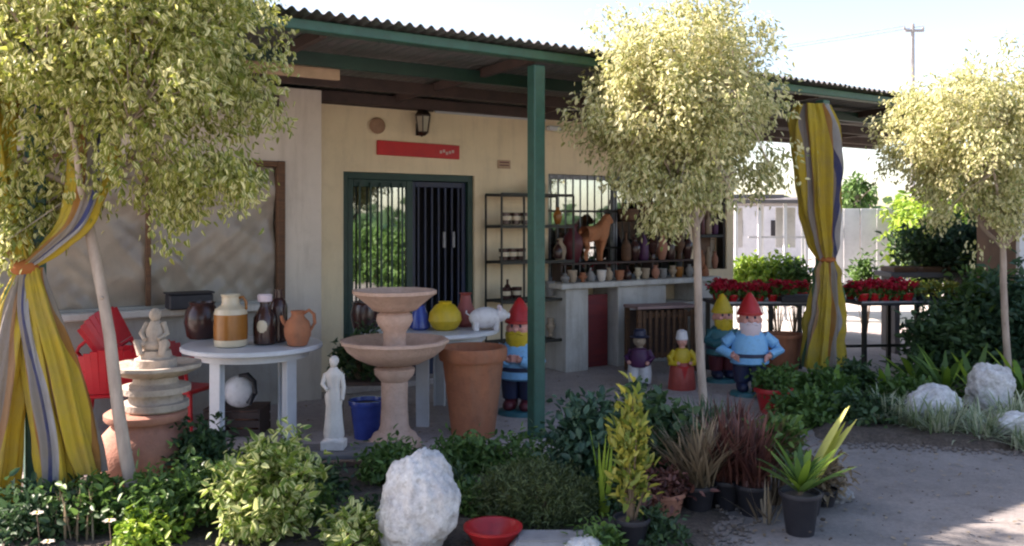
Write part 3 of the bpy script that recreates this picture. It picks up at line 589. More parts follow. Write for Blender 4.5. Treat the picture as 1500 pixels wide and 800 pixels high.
# ------------------------------------------------------------------ pottery and sculptures
def pot_mb(r, h, rim=.02, taper=.7, n=28):
    return MB().lathe([(r * taper * .97, 0), (r * taper, .01), (r * .96, h - rim * 2), (r * .97, h - rim * 1.9), (r * 1.06, h - rim * 1.8), (r * 1.08, h - .006), (r * 1.06, h), (r * .96, h), (r * .92, h * .9), (0, h * .88)], n)
def simple(name, label, cat, mb, m, loc, rz=0.0, group=None):
    return tag(build(name, mb, m, None, loc, (0, 0, rz)), label, cat, group)
def vase(h, r, kind=0, n=18):
    pr = [[(.5, 0), (.62, .06), (1, .45), (.9, .65), (.42, .82), (.38, .9), (.55, 1), (.45, 1), (.3, .88), (0, .8)],
          [(.7, 0), (.75, .04), (1, .5), (1, .8), (1.08, .84), (1.08, 1), (.95, 1), (.85, .8), (0, .7)],
          [(.45, 0), (.5, .05), (.35, .2), (.95, .5), (1, .62), (.6, .78), (.7, 1), (.6, 1), (.45, .8), (0, .7)],
          [(.8, 0), (1, .1), (.95, .5), (.5, .7), (.25, .78), (.25, .95), (.32, 1), (.2, 1), (.15, .8), (0, .78)]][kind]
    return MB().lathe([(a * r, b * h) for a, b in pr], n)
# goods on the counter
for i, (z_, x_, h_, m_, k_) in enumerate([(1.19, .80, .2, 'ceramd', 3), (1.56, .80, .18, 'ceramb', 0), (.79, .15, .2, 'ceramd', 3), (.79, .70, .16, 'greyceram', 1), (.36, .45, .22, 'terra', 0), (.36, .7, .2, 'beige', 2)]):
    simple('bottle', ['dark bottle on the middle iron shelf right of the green post', 'amber vase on the upper iron shelf right of the green post', 'dark bottle at the left end of the low iron shelf', 'grey jar on the low iron shelf beside the post', 'terracotta vase on the lowest iron shelf', 'beige urn on the lowest iron shelf near the post'][i], 'bottle', vase(h_, .05, k_), M[m_], F(SU0 + x_, SV0 + .12, z_ + .015), group='odd vessels on the iron shelf')
row = [(1.9, .10, 'greyceram', 0), (2.02, .13, 'beige', 1), (2.14, .10, 'terra', 2), (2.27, .15, 'greyceram', 3), (2.40, .12, 'plaster', 1), (2.53, .14, 'beige', 0), (2.66, .11, 'terra', 1), (2.80, .16, 'ceramd', 3), (2.93, .13, 'ceramw', 2), (3.07, .12, 'beige', 1), (3.20, .15, 'terra2', 0), (3.34, .11, 'greyceram', 1), (3.47, .14, 'beige', 2), (3.60, .12, 'ceramb', 1), (3.74, .15, 'greyceram', 0), (3.88, .12, 'beige', 1), (4.0, .14, 'terra', 3)]
cname = {'greyceram': 'grey', 'beige': 'beige', 'terra': 'terracotta', 'plaster': 'white', 'ceramd': 'dark brown', 'ceramw': 'cream glazed', 'terra2': 'pinkish clay', 'ceramb': 'amber glazed'}
kname = ['round-bellied vase', 'straight pot', 'footed urn', 'narrow-necked bottle']
ordn = ['leftmost', 'second', 'third', 'fourth', 'fifth', 'sixth', 'seventh', 'eighth', 'ninth', 'tenth', 'eleventh', 'twelfth', 'thirteenth', 'fourteenth', 'fifteenth', 'sixteenth', 'rightmost']
for i, (u, h, m, k) in enumerate(row):
    simple('vase', '%s %s in the counter front row, %s from the left' % (cname[m], kname[k], ordn[i]) if 0 < i < 16 else '%s %s at the %s end of the front row on the white counter' % (cname[m], kname[k], 'left' if i == 0 else 'right'), 'vase', vase(h, .05, k), M[m], F(u, 2.13 + .03 * (i % 2), .952), group='vases in the front row on the counter')
st = thing('step_shelf', 'dark stepped display shelf standing along the back of the counter', 'shelf', F(0, 0), RZ)
build('board', hb(1.95, 4.0, 2.26, 2.44, 1.13, 1.15, bev=.003), M['darkwood'], st)
for u in (1.97, 2.6, 3.3, 3.97): build('support', hb(u - .012, u + .012, 2.28, 2.44, .952, 1.128), M['darkwood'], st)
up = [(2.0, .20, 'beige', 0, .07), (2.95, .24, 'wood', 3, .06), (3.08, .2, 'ceramd', 0, .07), (3.22, .27, 'purple', 3, .06), (3.36, .24, 'ceramd', 2, .075), (3.51, .22, 'terra2', 0, .07), (3.65, .27, 'ceramd', 3, .06), (3.79, .24, 'wood', 2, .07), (3.93, .22, 'ceramd', 0, .07)]
ulab = ['beige round vase at the left end of the stepped shelf', 'brown bottle on the stepped shelf just right of the horse figure', 'dark brown round vase beside the brown bottle on the stepped shelf', 'plum coloured tall bottle on the stepped shelf', 'dark brown footed urn right of the plum bottle on the stepped shelf', 'pinkish round vase in the middle of the right half of the stepped shelf', 'dark brown tall bottle on the stepped shelf near its right end', 'brown footed urn next to last on the stepped shelf', 'dark brown round vase at the right end of the stepped shelf']
for (u, h, m, k, r), lb in zip(up, ulab): simple('vase', lb, 'vase', vase(h * 1.35, r * 1.0, k), M[m], F(u, 2.35, 1.152), group='vases on the stepped shelf')
mk = thing('hanging_basket', 'brown basket hanging inside the barred window, leftmost of four', 'basket', F(3.08, V0 - .04, 1.72), RZ, 'baskets hanging at the window bars')
build('weave', MB().lathe([(.05, -.12), (.09, -.1), (.12, 0), (.125, .03), (.11, .03), (.08, -.08), (0, -.09)], 18, flute=.05, nf=9), M['wood'], mk); build('hanger', MB().tube([(-.11, 0, .02), (-.06, 0, .16), (0, 0, .22), (.06, 0, .16), (.11, 0, .02)], .008, 6), M['wood'], mk)
for lb, u_, z_ in (('brown basket hanging at the barred window, second of four from left', 3.36, 1.80), ('brown basket hanging at the barred window, third of four from left', 3.62, 1.70), ('brown basket hanging at the barred window, rightmost of four', 3.88, 1.82)): dup(mk, lb, F(u_, V0 - .04, z_), RZ)
def horse(label, loc, rz, m, s):
    """standing clay horse: one continuous body grown with skin, mane and tail as parts"""
    t = thing('horse_figure', label, 'sculpture', loc, rz, None, s)
    V = [(0, 0, .62), (.18, 0, .64), (.34, 0, .62), (-.18, 0, .62), (.44, 0, .78), (.52, 0, .94), (.60, 0, .98), (.74, 0, .86)]
    Rr = [.19, .18, .20, .20, .16, .12, .10, .065]; E = [(0, 1), (1, 2), (0, 3), (2, 4), (4, 5), (5, 6), (6, 7)]
    def leg(a, pts, rr):
        p = a
        for q, r in zip(pts, rr): V.append(q); Rr.append(r); E.append((p, len(V) - 1)); p = len(V) - 1
    for sy in (-1, 1):
        leg(2, [(.36, .08 * sy, .45), (.34 + .05 * sy, .085 * sy, .25), (.33 + .05 * sy, .085 * sy, .06), (.36 + .05 * sy, .085 * sy, .02)], [.09, .05, .04, .05])
        leg(3, [(-.22, .09 * sy, .45), (-.19 - .04 * sy, .09 * sy, .32), (-.27 - .04 * sy, .09 * sy, .2), (-.24 - .04 * sy, .09 * sy, .02)], [.11, .06, .042, .05])
        V.append((.54, .04 * sy, 1.07)); Rr.append(.015); E.append((5, len(V) - 1))
    me = bpy.data.meshes.new('body'); me.from_pydata(V, E, []); o = link('body', me, m, t); o.modifiers.new('skin', 'SKIN'); sk = me.skin_vertices[0].data if me.skin_vertices else None
    if sk is None: return t
    for i, r in enumerate(Rr): sk[i].radius = (r, r)
    sk[0].use_root = True
    s_ = o.modifiers.new('sub', 'SUBSURF'); s_.levels = 2; s_.render_levels = 2
    build('tail', MB().tube([(-.29, 0, .68), (-.38, 0, .6), (-.4, 0, .4), (-.38, 0, .26)], [.03, .045, .04, .01], 8), m, t)
    build('mane', MB().tube([(.54, 0, 1.06), (.47, 0, 1.0), (.38, 0, .86), (.27, 0, .76)], [.015, .035, .035, .01], 8), m, t)
    return t
horse('orange-brown clay horse figure standing before the barred window', F(2.42, 2.36, 1.152), TH + R(8), mat('orange_clay', (.50, .19, .08), rough=.8, bump=.3, dirt=.4), .50)
simple('vase', 'dark red round urn left of the clay horse on the stepped shelf', 'vase', vase(.42, .12, 0), M['maroon'], F(2.12 + .06, 2.36, 1.152), group='vases on the stepped shelf')
for i, (u, z, h, m, lb) in enumerate([(4.42, 1.002, .24, 'terra', 'terracotta vase at the left in the lower niche at the end of the house'), (4.54, 1.002, .28, 'beige', 'beige vase in the middle of the lower niche at the end of the house'), (4.66, 1.002, .22, 'terra2', 'pinkish vase at the right in the lower niche at the end of the house'),
                          (4.42, 1.442, .34, 'maroon', 'dark red bottle at the left in the upper niche'), (4.54, 1.442, .30, 'beige', 'beige bottle in the middle of the upper niche'), (4.66, 1.442, .34, 'purple', 'plum bottle at the right in the upper niche')]):
    simple('vase', lb, 'vase', vase(h, .045, 3 if z > 1.2 else 0), M[m], F(u, V0 + .09, z), group='vases in the end niche')

# ------------------------------------------------------------------ tables and the things on them
def round_table(label, loc, r, h, rz, group='round white plastic tables'):
    t = thing('round_table', label, 'table', loc, rz, group)
    build('tabletop', MB().lathe([(r * .93, h - .035), (r * .985, h - .035), (r, h - .028), (r, h - .008), (r * .985, h), (0, h)], 48), M['whitep'], t)
    build('apron', MB().lathe([(r * .78, h - .09), (r * .80, h - .09), (r * .80, h - .036), (r * .78, h - .036), (r * .78, h - .09)], 40), M['whitep'], t)
    for k in range(4):
        w = math.pi / 4 + math.pi / 2 * k; x, y = r * .72 * math.cos(w), r * .72 * math.sin(w); mb = MB()
        mb.box((x, y, (h - .04) / 2), (.10, .022, h - .04), rz=w + math.pi / 2, bev=.005)
        for sd in (-1, 1): mb.box((x + .043 * sd * math.sin(w) - .018 * math.cos(w), y - .043 * sd * math.cos(w) - .018 * math.sin(w), (h - .04) / 2), (.014, .04, h - .042), rz=w + math.pi / 2, bev=.004)
        build('leg', mb, M['whitep'], t)
    return t
round_table('round white plastic table with the clay bottles and jug', at(370, 6.35), .49, .73, R(18))
round_table('white plastic table behind the tiered fountain and large terracotta pot', at(632, 7.3), .56, .73, R(40))
# bottles and jug
t = thing('bottle', 'big square-shouldered stoneware bottle, amber brown band on cream', 'bottle', at(338, 6.2, .732), 0)
build('base_band', MB().lathe([(.10, 0), (.112, .008), (.114, .05)], 28), M['ceramw'], t)
build('body_band', MB().lathe([(.114, .05), (.116, .12), (.114, .225)], 28), M['ceramb'], t)
build('shoulder', MB().lathe([(.114, .225), (.105, .26), (.068, .285), (.06, .30), (.06, .345), (.066, .352), (.066, .362), (.05, .362), (.045, .3), (0, .29)], 28), M['ceramw'], t)
build('handle', MB().tube([(.055, 0, .335), (.085, 0, .345), (.108, 0, .31), (.108, 0, .255)], .010, 8), M['ceramb'], t)
t = thing('bottle', 'dark glazed bottle with a pale cap and oval label', 'bottle', at(388, 6.3, .732), 0)
build('body', MB().lathe([(.06, 0), (.078, .01), (.082, .12), (.078, .19), (.05, .24), (.034, .27), (.034, .30)], 24), M['ceramd'], t)
build('cap', MB().lathe([(.042, .30), (.05, .305), (.052, .345), (.044, .355), (0, .357)], 20), M['pinkwhite'], t)
build('label_patch', MB().ball((0, -.058, .13), (.044, .028, .07), 16, 10), M['ceramw'], t)
simple('bottle', 'tall plain black bottle between the labelled bottle and the terracotta jug', 'bottle', MB().lathe([(.05, 0), (.062, .01), (.064, .25), (.05, .3), (.03, .32), (.03, .37), (.035, .372), (.035, .38), (0, .38)], 22), M['ceramd'], at(408, 6.42, .732))
t = thing('jug', 'terracotta jug with a looped handle and small spout', 'jug', at(436, 6.22, .732), 0)
build('body', MB().lathe([(.055, 0), (.065, .005), (.09, .07), (.094, .12), (.08, .17), (.05, .20), (.042, .22), (.05, .245), (.044, .245), (.036, .215), (0, .2)], 24), M['terra'], t)
build('handle', MB().tube([(.042, 0, .225), (.08, 0, .25), (.115, 0, .22), (.12, 0, .16), (.09, 0, .11)], [.011, .012, .012, .012, .010], 8), M['terra'], t)
build('spout', MB().tube([(-.075, 0, .14), (-.105, 0, .175), (-.115, 0, .21)], [.018, .013, .012], 8), M['terra'], t)
simple('jar', 'dark wide jar at the back left edge of the bottle table', 'jar', MB().lathe([(.09, 0), (.11, .02), (.13, .12), (.12, .2), (.09, .25), (.1, .27), (.09, .27), (.08, .24), (0, .22)], 24), M['ceramd'], at(296, 6.62, .732))
# second table goods
simple('ornament', 'rounded yellow glazed pot on the rear white table', 'pot', MB().lathe([(.07, 0), (.10, .02), (.135, .08), (.125, .14), (.08, .2), (.05, .215), (.055, .23), (0, .235)], 26), M['yellow'], at(652, 7.12, .732))
simple('ornament', 'blue glazed cone-shaped vase on the rear white table beside the fountain bowl', 'vase', MB().lathe([(.06, 0), (.085, .02), (.075, .1), (.04, .19), (.05, .2), (.035, .2), (0, .1)], 22), M['blue'], at(615, 7.15, .732))
simple('ornament', 'dull red rounded vase standing between the yellow pot and white pig', 'vase', MB().lathe([(.06, 0), (.085, .03), (.09, .12), (.05, .2), (.04, .26), (.055, .28), (.045, .28), (0, .2)], 22), mat('dull_red', (.32, .07, .06), rough=.5), at(682, 7.35, .732))
t = thing('pig_ornament', 'white china pig ornament on the rear table edge', 'ornament', at(711, 7.12, .732), R(12))
mb = MB(); mb.ball((0, 0, .10), (.135, .085, .085), 18, 12); mb.ball((.12, -.01, .12), (.06, .055, .055), 14, 10)
for x in (-.08, .08):
    for y in (-.04, .04): mb.tube([(x, y, .07), (x, y, .002)], [.028, .022], 8)
mb.tube([(.16, -.01, .115), (.195, -.012, .112)], [.026, .024], 10); build('body', mb, M['whitepaint'], t, smooth=60)
for y in (-.04, .03): build('ear', MB().ball((.115, y, .175), (.015, .022, .026), 8, 6), M['pinkwhite'], t)
build('tail', MB().tube([(-.13, 0, .12), (-.155, .01, .14), (-.15, .02, .155)], .006, 5), M['whitepaint'], t)
simple('pot', 'black glazed pot behind the upper fountain bowl on the rear table', 'pot', MB().lathe([(.08, 0), (.1, .01), (.12, .12), (.1, .2), (.11, .22), (.1, .22), (.08, .18), (0, .15)], 24), M['ceramd'], at(535, 7.2, .732))

# ------------------------------------------------------------------ fountains, statues, urns
ft = thing('tiered_fountain', 'two-tiered pinkish cast stone fountain in the middle foreground', 'fountain', at(578, 6.3), 0)
build('pedestal', MB().lathe([(.19, 0), (.19, .05), (.17, .06), (.15, .10), (.115, .12), (.10, .16), (.093, .30), (.095, .47), (.11, .485), (.14, .52), (.145, .56), (.10, .585)], 32), M['stone'], ft)
build('lower_bowl', MB().lathe([(.10, .586), (.19, .60), (.28, .645), (.345, .70), (.365, .735), (.38, .745), (.38, .765), (.355, .768), (.33, .74), (.25, .69), (.12, .66), (0, .655)], 40, flute=.018, nf=12), M['stone'], ft)
build('stem', MB().lathe([(.12, .64), (.085, .68), (.078, .75), (.082, .82), (.11, .86), (.13, .90), (.125, .94), (.10, .96)], 28), M['stone'], ft)
build('upper_bowl', MB().lathe([(.10, .961), (.155, .975), (.19, 1.01), (.25, 1.06), (.285, 1.085), (.295, 1.092), (.295, 1.115), (.27, 1.118), (.24, 1.09), (.12, 1.02), (0, 1.01)], 40, flute=.015, nf=12), M['stone'], ft)
lu = thing('statue_fountain', 'weathered stone fountain with a small seated figure at left, on a terracotta urn', 'fountain', at(228, 5.3, .485), 0)
build('base_slab', MB().lathe([(.18, 0), (.19, .01), (.19, .045), (.16, .05), (.15, .07), (.15, .10)], 32).lathe([(.165, .10), (.20, .105), (.20, .14), (.16, .145), (.13, .16), (.12, .2)], 32), M['stone2'], lu)
build('bowl', MB().lathe([(.12, .2), (.18, .205), (.24, .235), (.262, .25), (.262, .27), (.24, .272), (.18, .25), (0, .24)], 36, flute=.02, nf=10), M['stone2'], lu)
build('plinth', MB().lathe([(.12, .24), (.12, .30), (.095, .31), (.085, .35)], 24), M['stone2'], lu)
mb = MB(); mb.ball((0, 0, .38), (.085, .07, .05)); mb.tube([(0, 0, .38), (0, .0, .47), (0, 0, .525)], [.062, .055, .028], 12); mb.ball((0, -.005, .56), (.034, .036, .042))
for s_ in (-1, 1):
    mb.tube([(.045 * s_, 0, .51), (.075 * s_, -.02, .45), (.04 * s_, -.06, .42)], [.02, .017, .013], 8); mb.tube([(.04 * s_, 0, .38), (.08 * s_, -.07, .40), (.06 * s_, -.08, .33)], [.035, .028, .018], 8)
build('figure', mb, M['stone2'], lu, smooth=60)
ur = thing('urn', 'large bellied terracotta urn carrying the statue fountain behind the left tree', 'urn', at(214, 5.3), 0)
build('body', MB().lathe([(.17, 0), (.18, .02), (.26, .14), (.275, .24), (.245, .34), (.19, .40), (.185, .42)], 36), M['terra2'], ur)
build('rim', MB().lathe([(.186, .42), (.225, .425), (.235, .44), (.235, .465), (.215, .478), (.17, .48), (.15, .46), (0, .45)], 36), M['terra2'], ur)
tg = thing('statue', 'small white plaster statue of a draped woman on a low bench', 'statue', at(489, 5.75, .13), 0)
build('plinth', MB().box((0, 0, .03), (.15, .13, .06), bev=.006).lathe([(.07, .06), (.06, .075)], 20), M['plaster'], tg)
mb = MB(); mb.lathe([(.062, .075), (.066, .1), (.055, .2), (.05, .28), (.058, .34), (.043, .40), (.052, .455), (.058, .49), (.03, .515), (.02, .53)], 20, sy=.75, flute=.05, nf=7)
mb.ball((0, -.004, .562), (.028, .032, .036), 12, 9); mb.ball((0, .012, .57), (.032, .032, .032), 10, 8)
mb.tube([(-.05, 0, .485), (-.068, -.02, .42), (-.03, -.055, .39)], [.018, .015, .011], 8); mb.tube([(.05, 0, .485), (.064, -.005, .40), (.06, -.02, .32)], [.018, .015, .011], 8)
build('figure', mb, M['plaster'], tg, smooth=60)
t = thing('bench', 'low dark plank bench under the white plaster statue', 'bench', at(512, 5.75), R(6))
for k in range(3): build('plank', MB().box((0, -.11 + .11 * k, .115), (.62, .10, .028), bev=.004), M['roofgrey'], t)
for x in (-.26, .26): build('leg', MB().box((x, 0, .05), (.05, .28, .10), bev=.004), M['darkwood'], t)
def potted(label, loc, r, h, m, name='flower_pot', cat='pot', rz=0, taper=.7, group=None, soil=True):
    t = thing(name, label, cat, loc, rz, group); build('pot', pot_mb(r, h, taper=taper), m, t)
    if soil: build('soil', MB().lathe([(r * .93, h * .89), (0, h * .93)], 20), M['soil'], t)
    return t
t = thing('large_pot', 'huge terracotta planter standing right of the fountain', 'pot', at(693, 6.62), 0)
build('body', MB().lathe([(.15, 0), (.16, .01), (.225, .55), (.228, .57)], 36), M['terra'], t)
build('rim', MB().lathe([(.228, .57), (.25, .575), (.256, .59), (.256, .655), (.248, .67), (.225, .67), (.215, .6), (0, .58)], 36), M['terra'], t)
potted('cobalt blue glazed pot beneath the small dark shelf left of the fountain stem', at(537, 6.55), .125, .29, M['blue'], taper=.72)
t = thing('small_shelf', 'small dark bench carrying plants above the blue pot', 'shelf', at(532, 6.75), 0)
build('board', MB().box((0, 0, .39), (.42, .26, .03), bev=.004), M['darkwood'], t)
for x in (-.19, .19):
    for y in (-.11, .11): build('leg', MB().box((x, y, .19), (.03, .03, .37)), M['darkwood'], t)
potted('brownish clay pot on the ground under the bottle table', at(363, 6.7), .11, .2, M['terra2'])
t = thing('goose_planter', 'white ceramic goose planter with a black neck under the bottle table', 'planter', at(352, 6.55, .21), R(0))
mb = MB(); mb.ball((0, 0, .14), (.13, .09, .12), 18, 12); build('body', mb, M['whitepaint'], t, smooth=60)
build('neck', MB().tube([(.08, -.06, .06), (.125, -.06, .14), (.12, -.06, .22), (.07, -.06, .27), (.01, -.06, .265)], [.022, .02, .019, .022, .012], 10), M['black'], t)
box_ = thing('crate', 'low dark crate beneath the goose planter', 'crate', at(348, 6.72), 0)
for k in range(3):
    for y in (-.14, .14): build('slat', MB().box((0, y, .035 + .065 * k), (.42, .014, .05)), M['darkwood'], box_)
for x in (-.2, .2): build('end_board', MB().box((x, 0, .1), (.014, .26, .2)), M['darkwood'], box_)
build('lid', MB().box((0, 0, .203), (.42, .3, .012)), M['darkwood'], box_)

# ------------------------------------------------------------------ red plastic chairs
def chair(label, loc, rz):
    t = thing('plastic_chair', label, 'chair', loc, rz, 'red plastic chairs at the low wall')
    build('seat', MB().box((0, 0, .42), (.42, .42, .035), bev=.012), M['redp'], t)
    mb = MB(); n = 9
    for k in range(n):
        a = -1.0 + 2.0 * k / (n - 1); x = .21 * math.sin(a) / math.sin(1.0); y = .20 - .05 * (1 - math.cos(a)) * 2; hh = .36 + .06 * math.cos(a * 1.5)
        mb.box((x, y + .05, .44 + hh / 2), (.062, .014, hh), rz=-a * .4, rx=-.2, bev=.004)
    build('backrest', mb, M['redp'], t)
    for sx in (-1, 1):
        for sy in (-1, 1): build('leg', MB().tube([(.18 * sx, .18 * sy, .41), (.215 * sx, .22 * sy, .003)], [.026, .018], 6), M['redp'], t)
        build('armrest', MB().tube([(.2 * sx, .22, .66), (.235 * sx, .0, .655), (.225 * sx, -.17, .63), (.21 * sx, -.19, .42)], [.016, .02, .02, .016], 6), M['redp'], t)
    return t
c1 = chair('red plastic chair just behind the left tree trunk', at(166, 6.6), R(200))
c1.scale = (.86, .86, .80)
dup(c1, 'red plastic chair turned sideways right of the statue fountain figure', at(270, 6.7), R(75), .82)
cu = dup(c1, 'red plastic chair upended on another, its back slanting behind the left trunk', at(196, 6.75, .38), R(190), .68)
cu.rotation_euler = (R(24), R(26), R(235))
dup(c1, 'lower red plastic chair carrying the upended one behind the statue fountain', at(212, 6.85), R(185), .8)
t = thing('grey_stool', 'dark plastic crate box on the low wall ledge behind the bottle table', 'box', F(-2.0, 2.0, .902), RZ)
build('body', MB().box((0, .0, .06), (.34, .16, .12), bev=.01), M['black'], t); build('lid', MB().box((0, 0, .128), (.36, .18, .014), bev=.004), M['black'], t)

# ------------------------------------------------------------------ gnomes and garden figures
def gnome(label, loc, rz, s, coat, trousers, hat, beard, boots, base=True, hands_on_hips=True):
    t = thing('garden_gnome', label, 'gnome', loc, rz, None, s)
    if base: build('base', MB().lathe([(.20, 0), (.21, .01), (.2, .05), (.17, .06)], 24, sy=.8), M['teal'], t)
    for x in (-.08, .08):
        build('boot', MB().ball((x, -.05, .10), (.065, .10, .06), 14, 9).tube([(x, 0, .09), (x, 0, .18)], [.062, .066], 12), boots, t)
        build('trouser_leg', MB().tube([(x, 0, .16), (x * 1.05, 0, .27), (x * .95, 0, .38)], [.082, .092, .10], 14), trousers, t)
    mb = MB(); mb.lathe([(.17, .34), (.205, .36), (.20, .46), (.19, .56), (.165, .65), (.12, .70), (.07, .72)], 24, sy=.82)
    build('coat', mb, coat, t)
    build('belt', MB().lathe([(.203, .425), (.210, .43), (.208, .46), (.201, .465)], 24, sy=.82), M['navy'], t)
    for sx in (-1, 1):
        a = [(.15 * sx, 0, .65), (.26 * sx, .01, .56), (.31 * sx, -.01, .50), (.20 * sx, -.09, .45)] if hands_on_hips else [(.15 * sx, 0, .65), (.20 * sx, -.02, .53), (.15 * sx, -.14, .5), (.07 * sx, -.18, .54)]
        build('arm', MB().tube(a, [.06, .062, .056, .05], 12), coat, t)
        e = Vector(a[-1]); d = (e - Vector(a[-2])).normalized(); h = MB(); h.ball(e + d * .02, (.035, .034, .028))
        for f in range(4):
            o_ = Vector((0, 0, (.5 - f / 3) * .05)); h.tube([e + d * .03 + o_, e + d * .065 + o_ + Vector((0, -.01, 0)), e + d * .08 + o_ + Vector((-.01 * sx, -.02, -.012))], [.011, .010, .007], 6)
        h.tube([e + Vector((0, -.02, .02)), e + d * .02 + Vector((0, -.035, .045))], [.012, .009], 6); build('hand', h, M['skin'], t)
    mb = MB(); mb.tube([(0, 0, .69), (0, -.005, .76)], [.07, .075], 12); mb.ball((0, -.005, .82), (.115, .11, .115), 20, 14)
    for sx in (-1, 1): mb.ball((.115 * sx, 0, .81), (.02, .028, .036), 8, 6); mb.ball((.055 * sx, -.088, .80), (.035, .03, .03), 10, 8)
    build('head', mb, M['skin'], t, smooth=60)
    build('nose', MB().ball((0, -.125, .815), (.026, .03, .026), 10, 8), M['skin'], t)
    for sx in (-1, 1): build('eye', MB().ball((.04 * sx, -.104, .85), (.014, .010, .018), 8, 6), M['navy'], t); build('eyebrow', MB().tube([(.02 * sx, -.112, .875), (.045 * sx, -.11, .885), (.068 * sx, -.098, .873)], [.008, .011, .006], 6), beard, t)
    mb = MB(); mb.lathe([(.01, .52), (.06, .57), (.10, .66), (.115, .75), (.112, .79), (.09, .79)], 18, c=(0, -.055, 0), sy=.75, flute=.05, nf=9)
    for sx in (-1, 1): mb.tube([(0, -.125, .79), (.04 * sx, -.13, .785), (.075 * sx, -.115, .765)], [.016, .019, .008], 8)
    build('beard', mb, beard, t, smooth=60)
    build('hat', MB().lathe([(.125, .87), (.132, .885), (.12, .92), (.09, .99), (.055, 1.05), (.02, 1.10), (0, 1.11)], 22), hat, t)
    build('hat_brim', MB().lathe([(.12, .865), (.137, .87), (.137, .895), (.12, .9)], 22), hat, t)
    return t
gnome('large light blue coated garden gnome with arms akimbo before the flower table', at(1098, 8.15), R(-6), .86, M['ltblue'], M['navy'], M['redpaint'], M['pinkwhite'], M['navy'])
gnome('garden gnome with red hat, yellow beard and blue coat beside the green post', at(761, 7.35), R(-18), .88, M['ltblue'], M['navy'], M['redpaint'], M['yellow'], M['maroon'], hands_on_hips=False)
gnome('dark-coated garden gnome with a yellow hat left of the blue gnome with arms akimbo', at(1058, 8.85), R(10), .80, M['teal'], M['maroon'], M['yellow'], M['yellow'], M['navy'], hands_on_hips=False)
# figure in the red skirt
t = thing('garden_figure', 'small garden figure with a white cap, yellow sleeves and rust-red skirt', 'figurine', at(999, 8.45), R(4), None, .98)
build('skirt', MB().lathe([(.125, 0), (.135, .02), (.125, .12), (.115, .22), (.085, .27)], 24, sy=.85, flute=.04, nf=10), M['orangered'], t)
build('bodice', MB().lathe([(.085, .265), (.09, .30), (.085, .36), (.06, .40), (.03, .41)], 18, sy=.8), M['yellow'], t)
for sx in (-1, 1):
    build('arm', MB().tube([(.07 * sx, 0, .375), (.12 * sx, -.01, .32), (.125 * sx, -.05, .27), (.07 * sx, -.09, .27)], [.032, .034, .03, .024], 10), M['yellow'], t)
    build('hand', MB().ball((.06 * sx, -.095, .272), (.02, .018, .018), 8, 6), M['skin'], t)
build('apron', MB().lathe([(.05, .04), (.052, .24)], 12, c=(0, -.072, 0), sy=.6), M['redpaint'], t)
build('head', MB().tube([(0, 0, .40), (0, 0, .44)], .03, 10).ball((0, -.005, .475), (.05, .05, .055), 16, 11).ball((0, -.055, .47), (.011, .012, .011), 6, 5), M['skin'], t, smooth=60)
build('cap', MB().lathe([(.055, .485), (.062, .495), (.055, .53), (.048, .57), (.02, .585), (0, .587)], 16, c=(0, .004, 0)), M['whitepaint'], t)
# dark jacket figure
t = thing('garden_figure', 'small leaning garden figure with dark hat, plum jacket and white trousers', 'figurine', at(937, 8.65), R(-20), None, 1.0)
for x in (-.055, .055):
    build('shoe', MB().ball((x, -.03, .025), (.04, .06, .026), 10, 7), M['navy'], t)
    build('trouser_leg', MB().tube([(x, 0, .035), (x * 1.1, 0, .12), (x * .9, 0, .20)], [.055, .062, .062], 12), M['whitepaint'], t)
build('jacket', MB().lathe([(.095, .19), (.105, .21), (.10, .30), (.075, .36), (.04, .375)], 20, sy=.85), M['purple'], t)
for sx in (-1, 1):
    build('arm', MB().tube([(.08 * sx, 0, .345), (.125 * sx, -.01, .28), (.10 * sx, -.06, .24)], [.033, .032, .026], 10), M['purple'], t)
    build('hand', MB().ball((.09 * sx, -.07, .235), (.022, .022, .022), 8, 6), M['skin'], t)
build('head', MB().tube([(0, 0, .37), (0, 0, .41)], .032, 10).ball((0, -.005, .445), (.062, .06, .062), 16, 11).ball((0, -.068, .44), (.014, .015, .013), 6, 5), M['beige'], t, smooth=60)
build('hat', MB().lathe([(.095, .475), (.10, .482), (.065, .492), (.06, .54), (.045, .555), (0, .558)], 20, c=(0, .006, 0)), M['navy'], t)

# crate bench with slats in front of the counter
cb = thing('slatted_table', 'low brown slatted timber table with a pinkish plank top', 'table', at(968, 9.5), TH * .55)
build('top_board', MB().box((0, 0, .70), (.72, .34, .03), bev=.004), M['pinkwhite'] if False else mat('pink_plank', (.40, .27, .26), rough=.8, dirt=.3), cb)
for x in (-.33, .33):
    for y in (-.14, .14): build('leg', MB().box((x, y, .34), (.045, .045, .68), bev=.003), M['wood'], cb)
for k in range(9): build('slat', MB().box((-.28 + .07 * k, -.165, .42), (.035, .012, .5), bev=.002), M['wood'], cb)
build('rail', MB().box((0, -.15, .62), (.62, .014, .05)), M['wood'], cb); build('rail', MB().box((0, -.15, .2), (.62, .014, .05)), M['wood'], cb)
build('back_panel', MB().box((0, .15, .4), (.62, .012, .5)), M['darkwood'], cb)

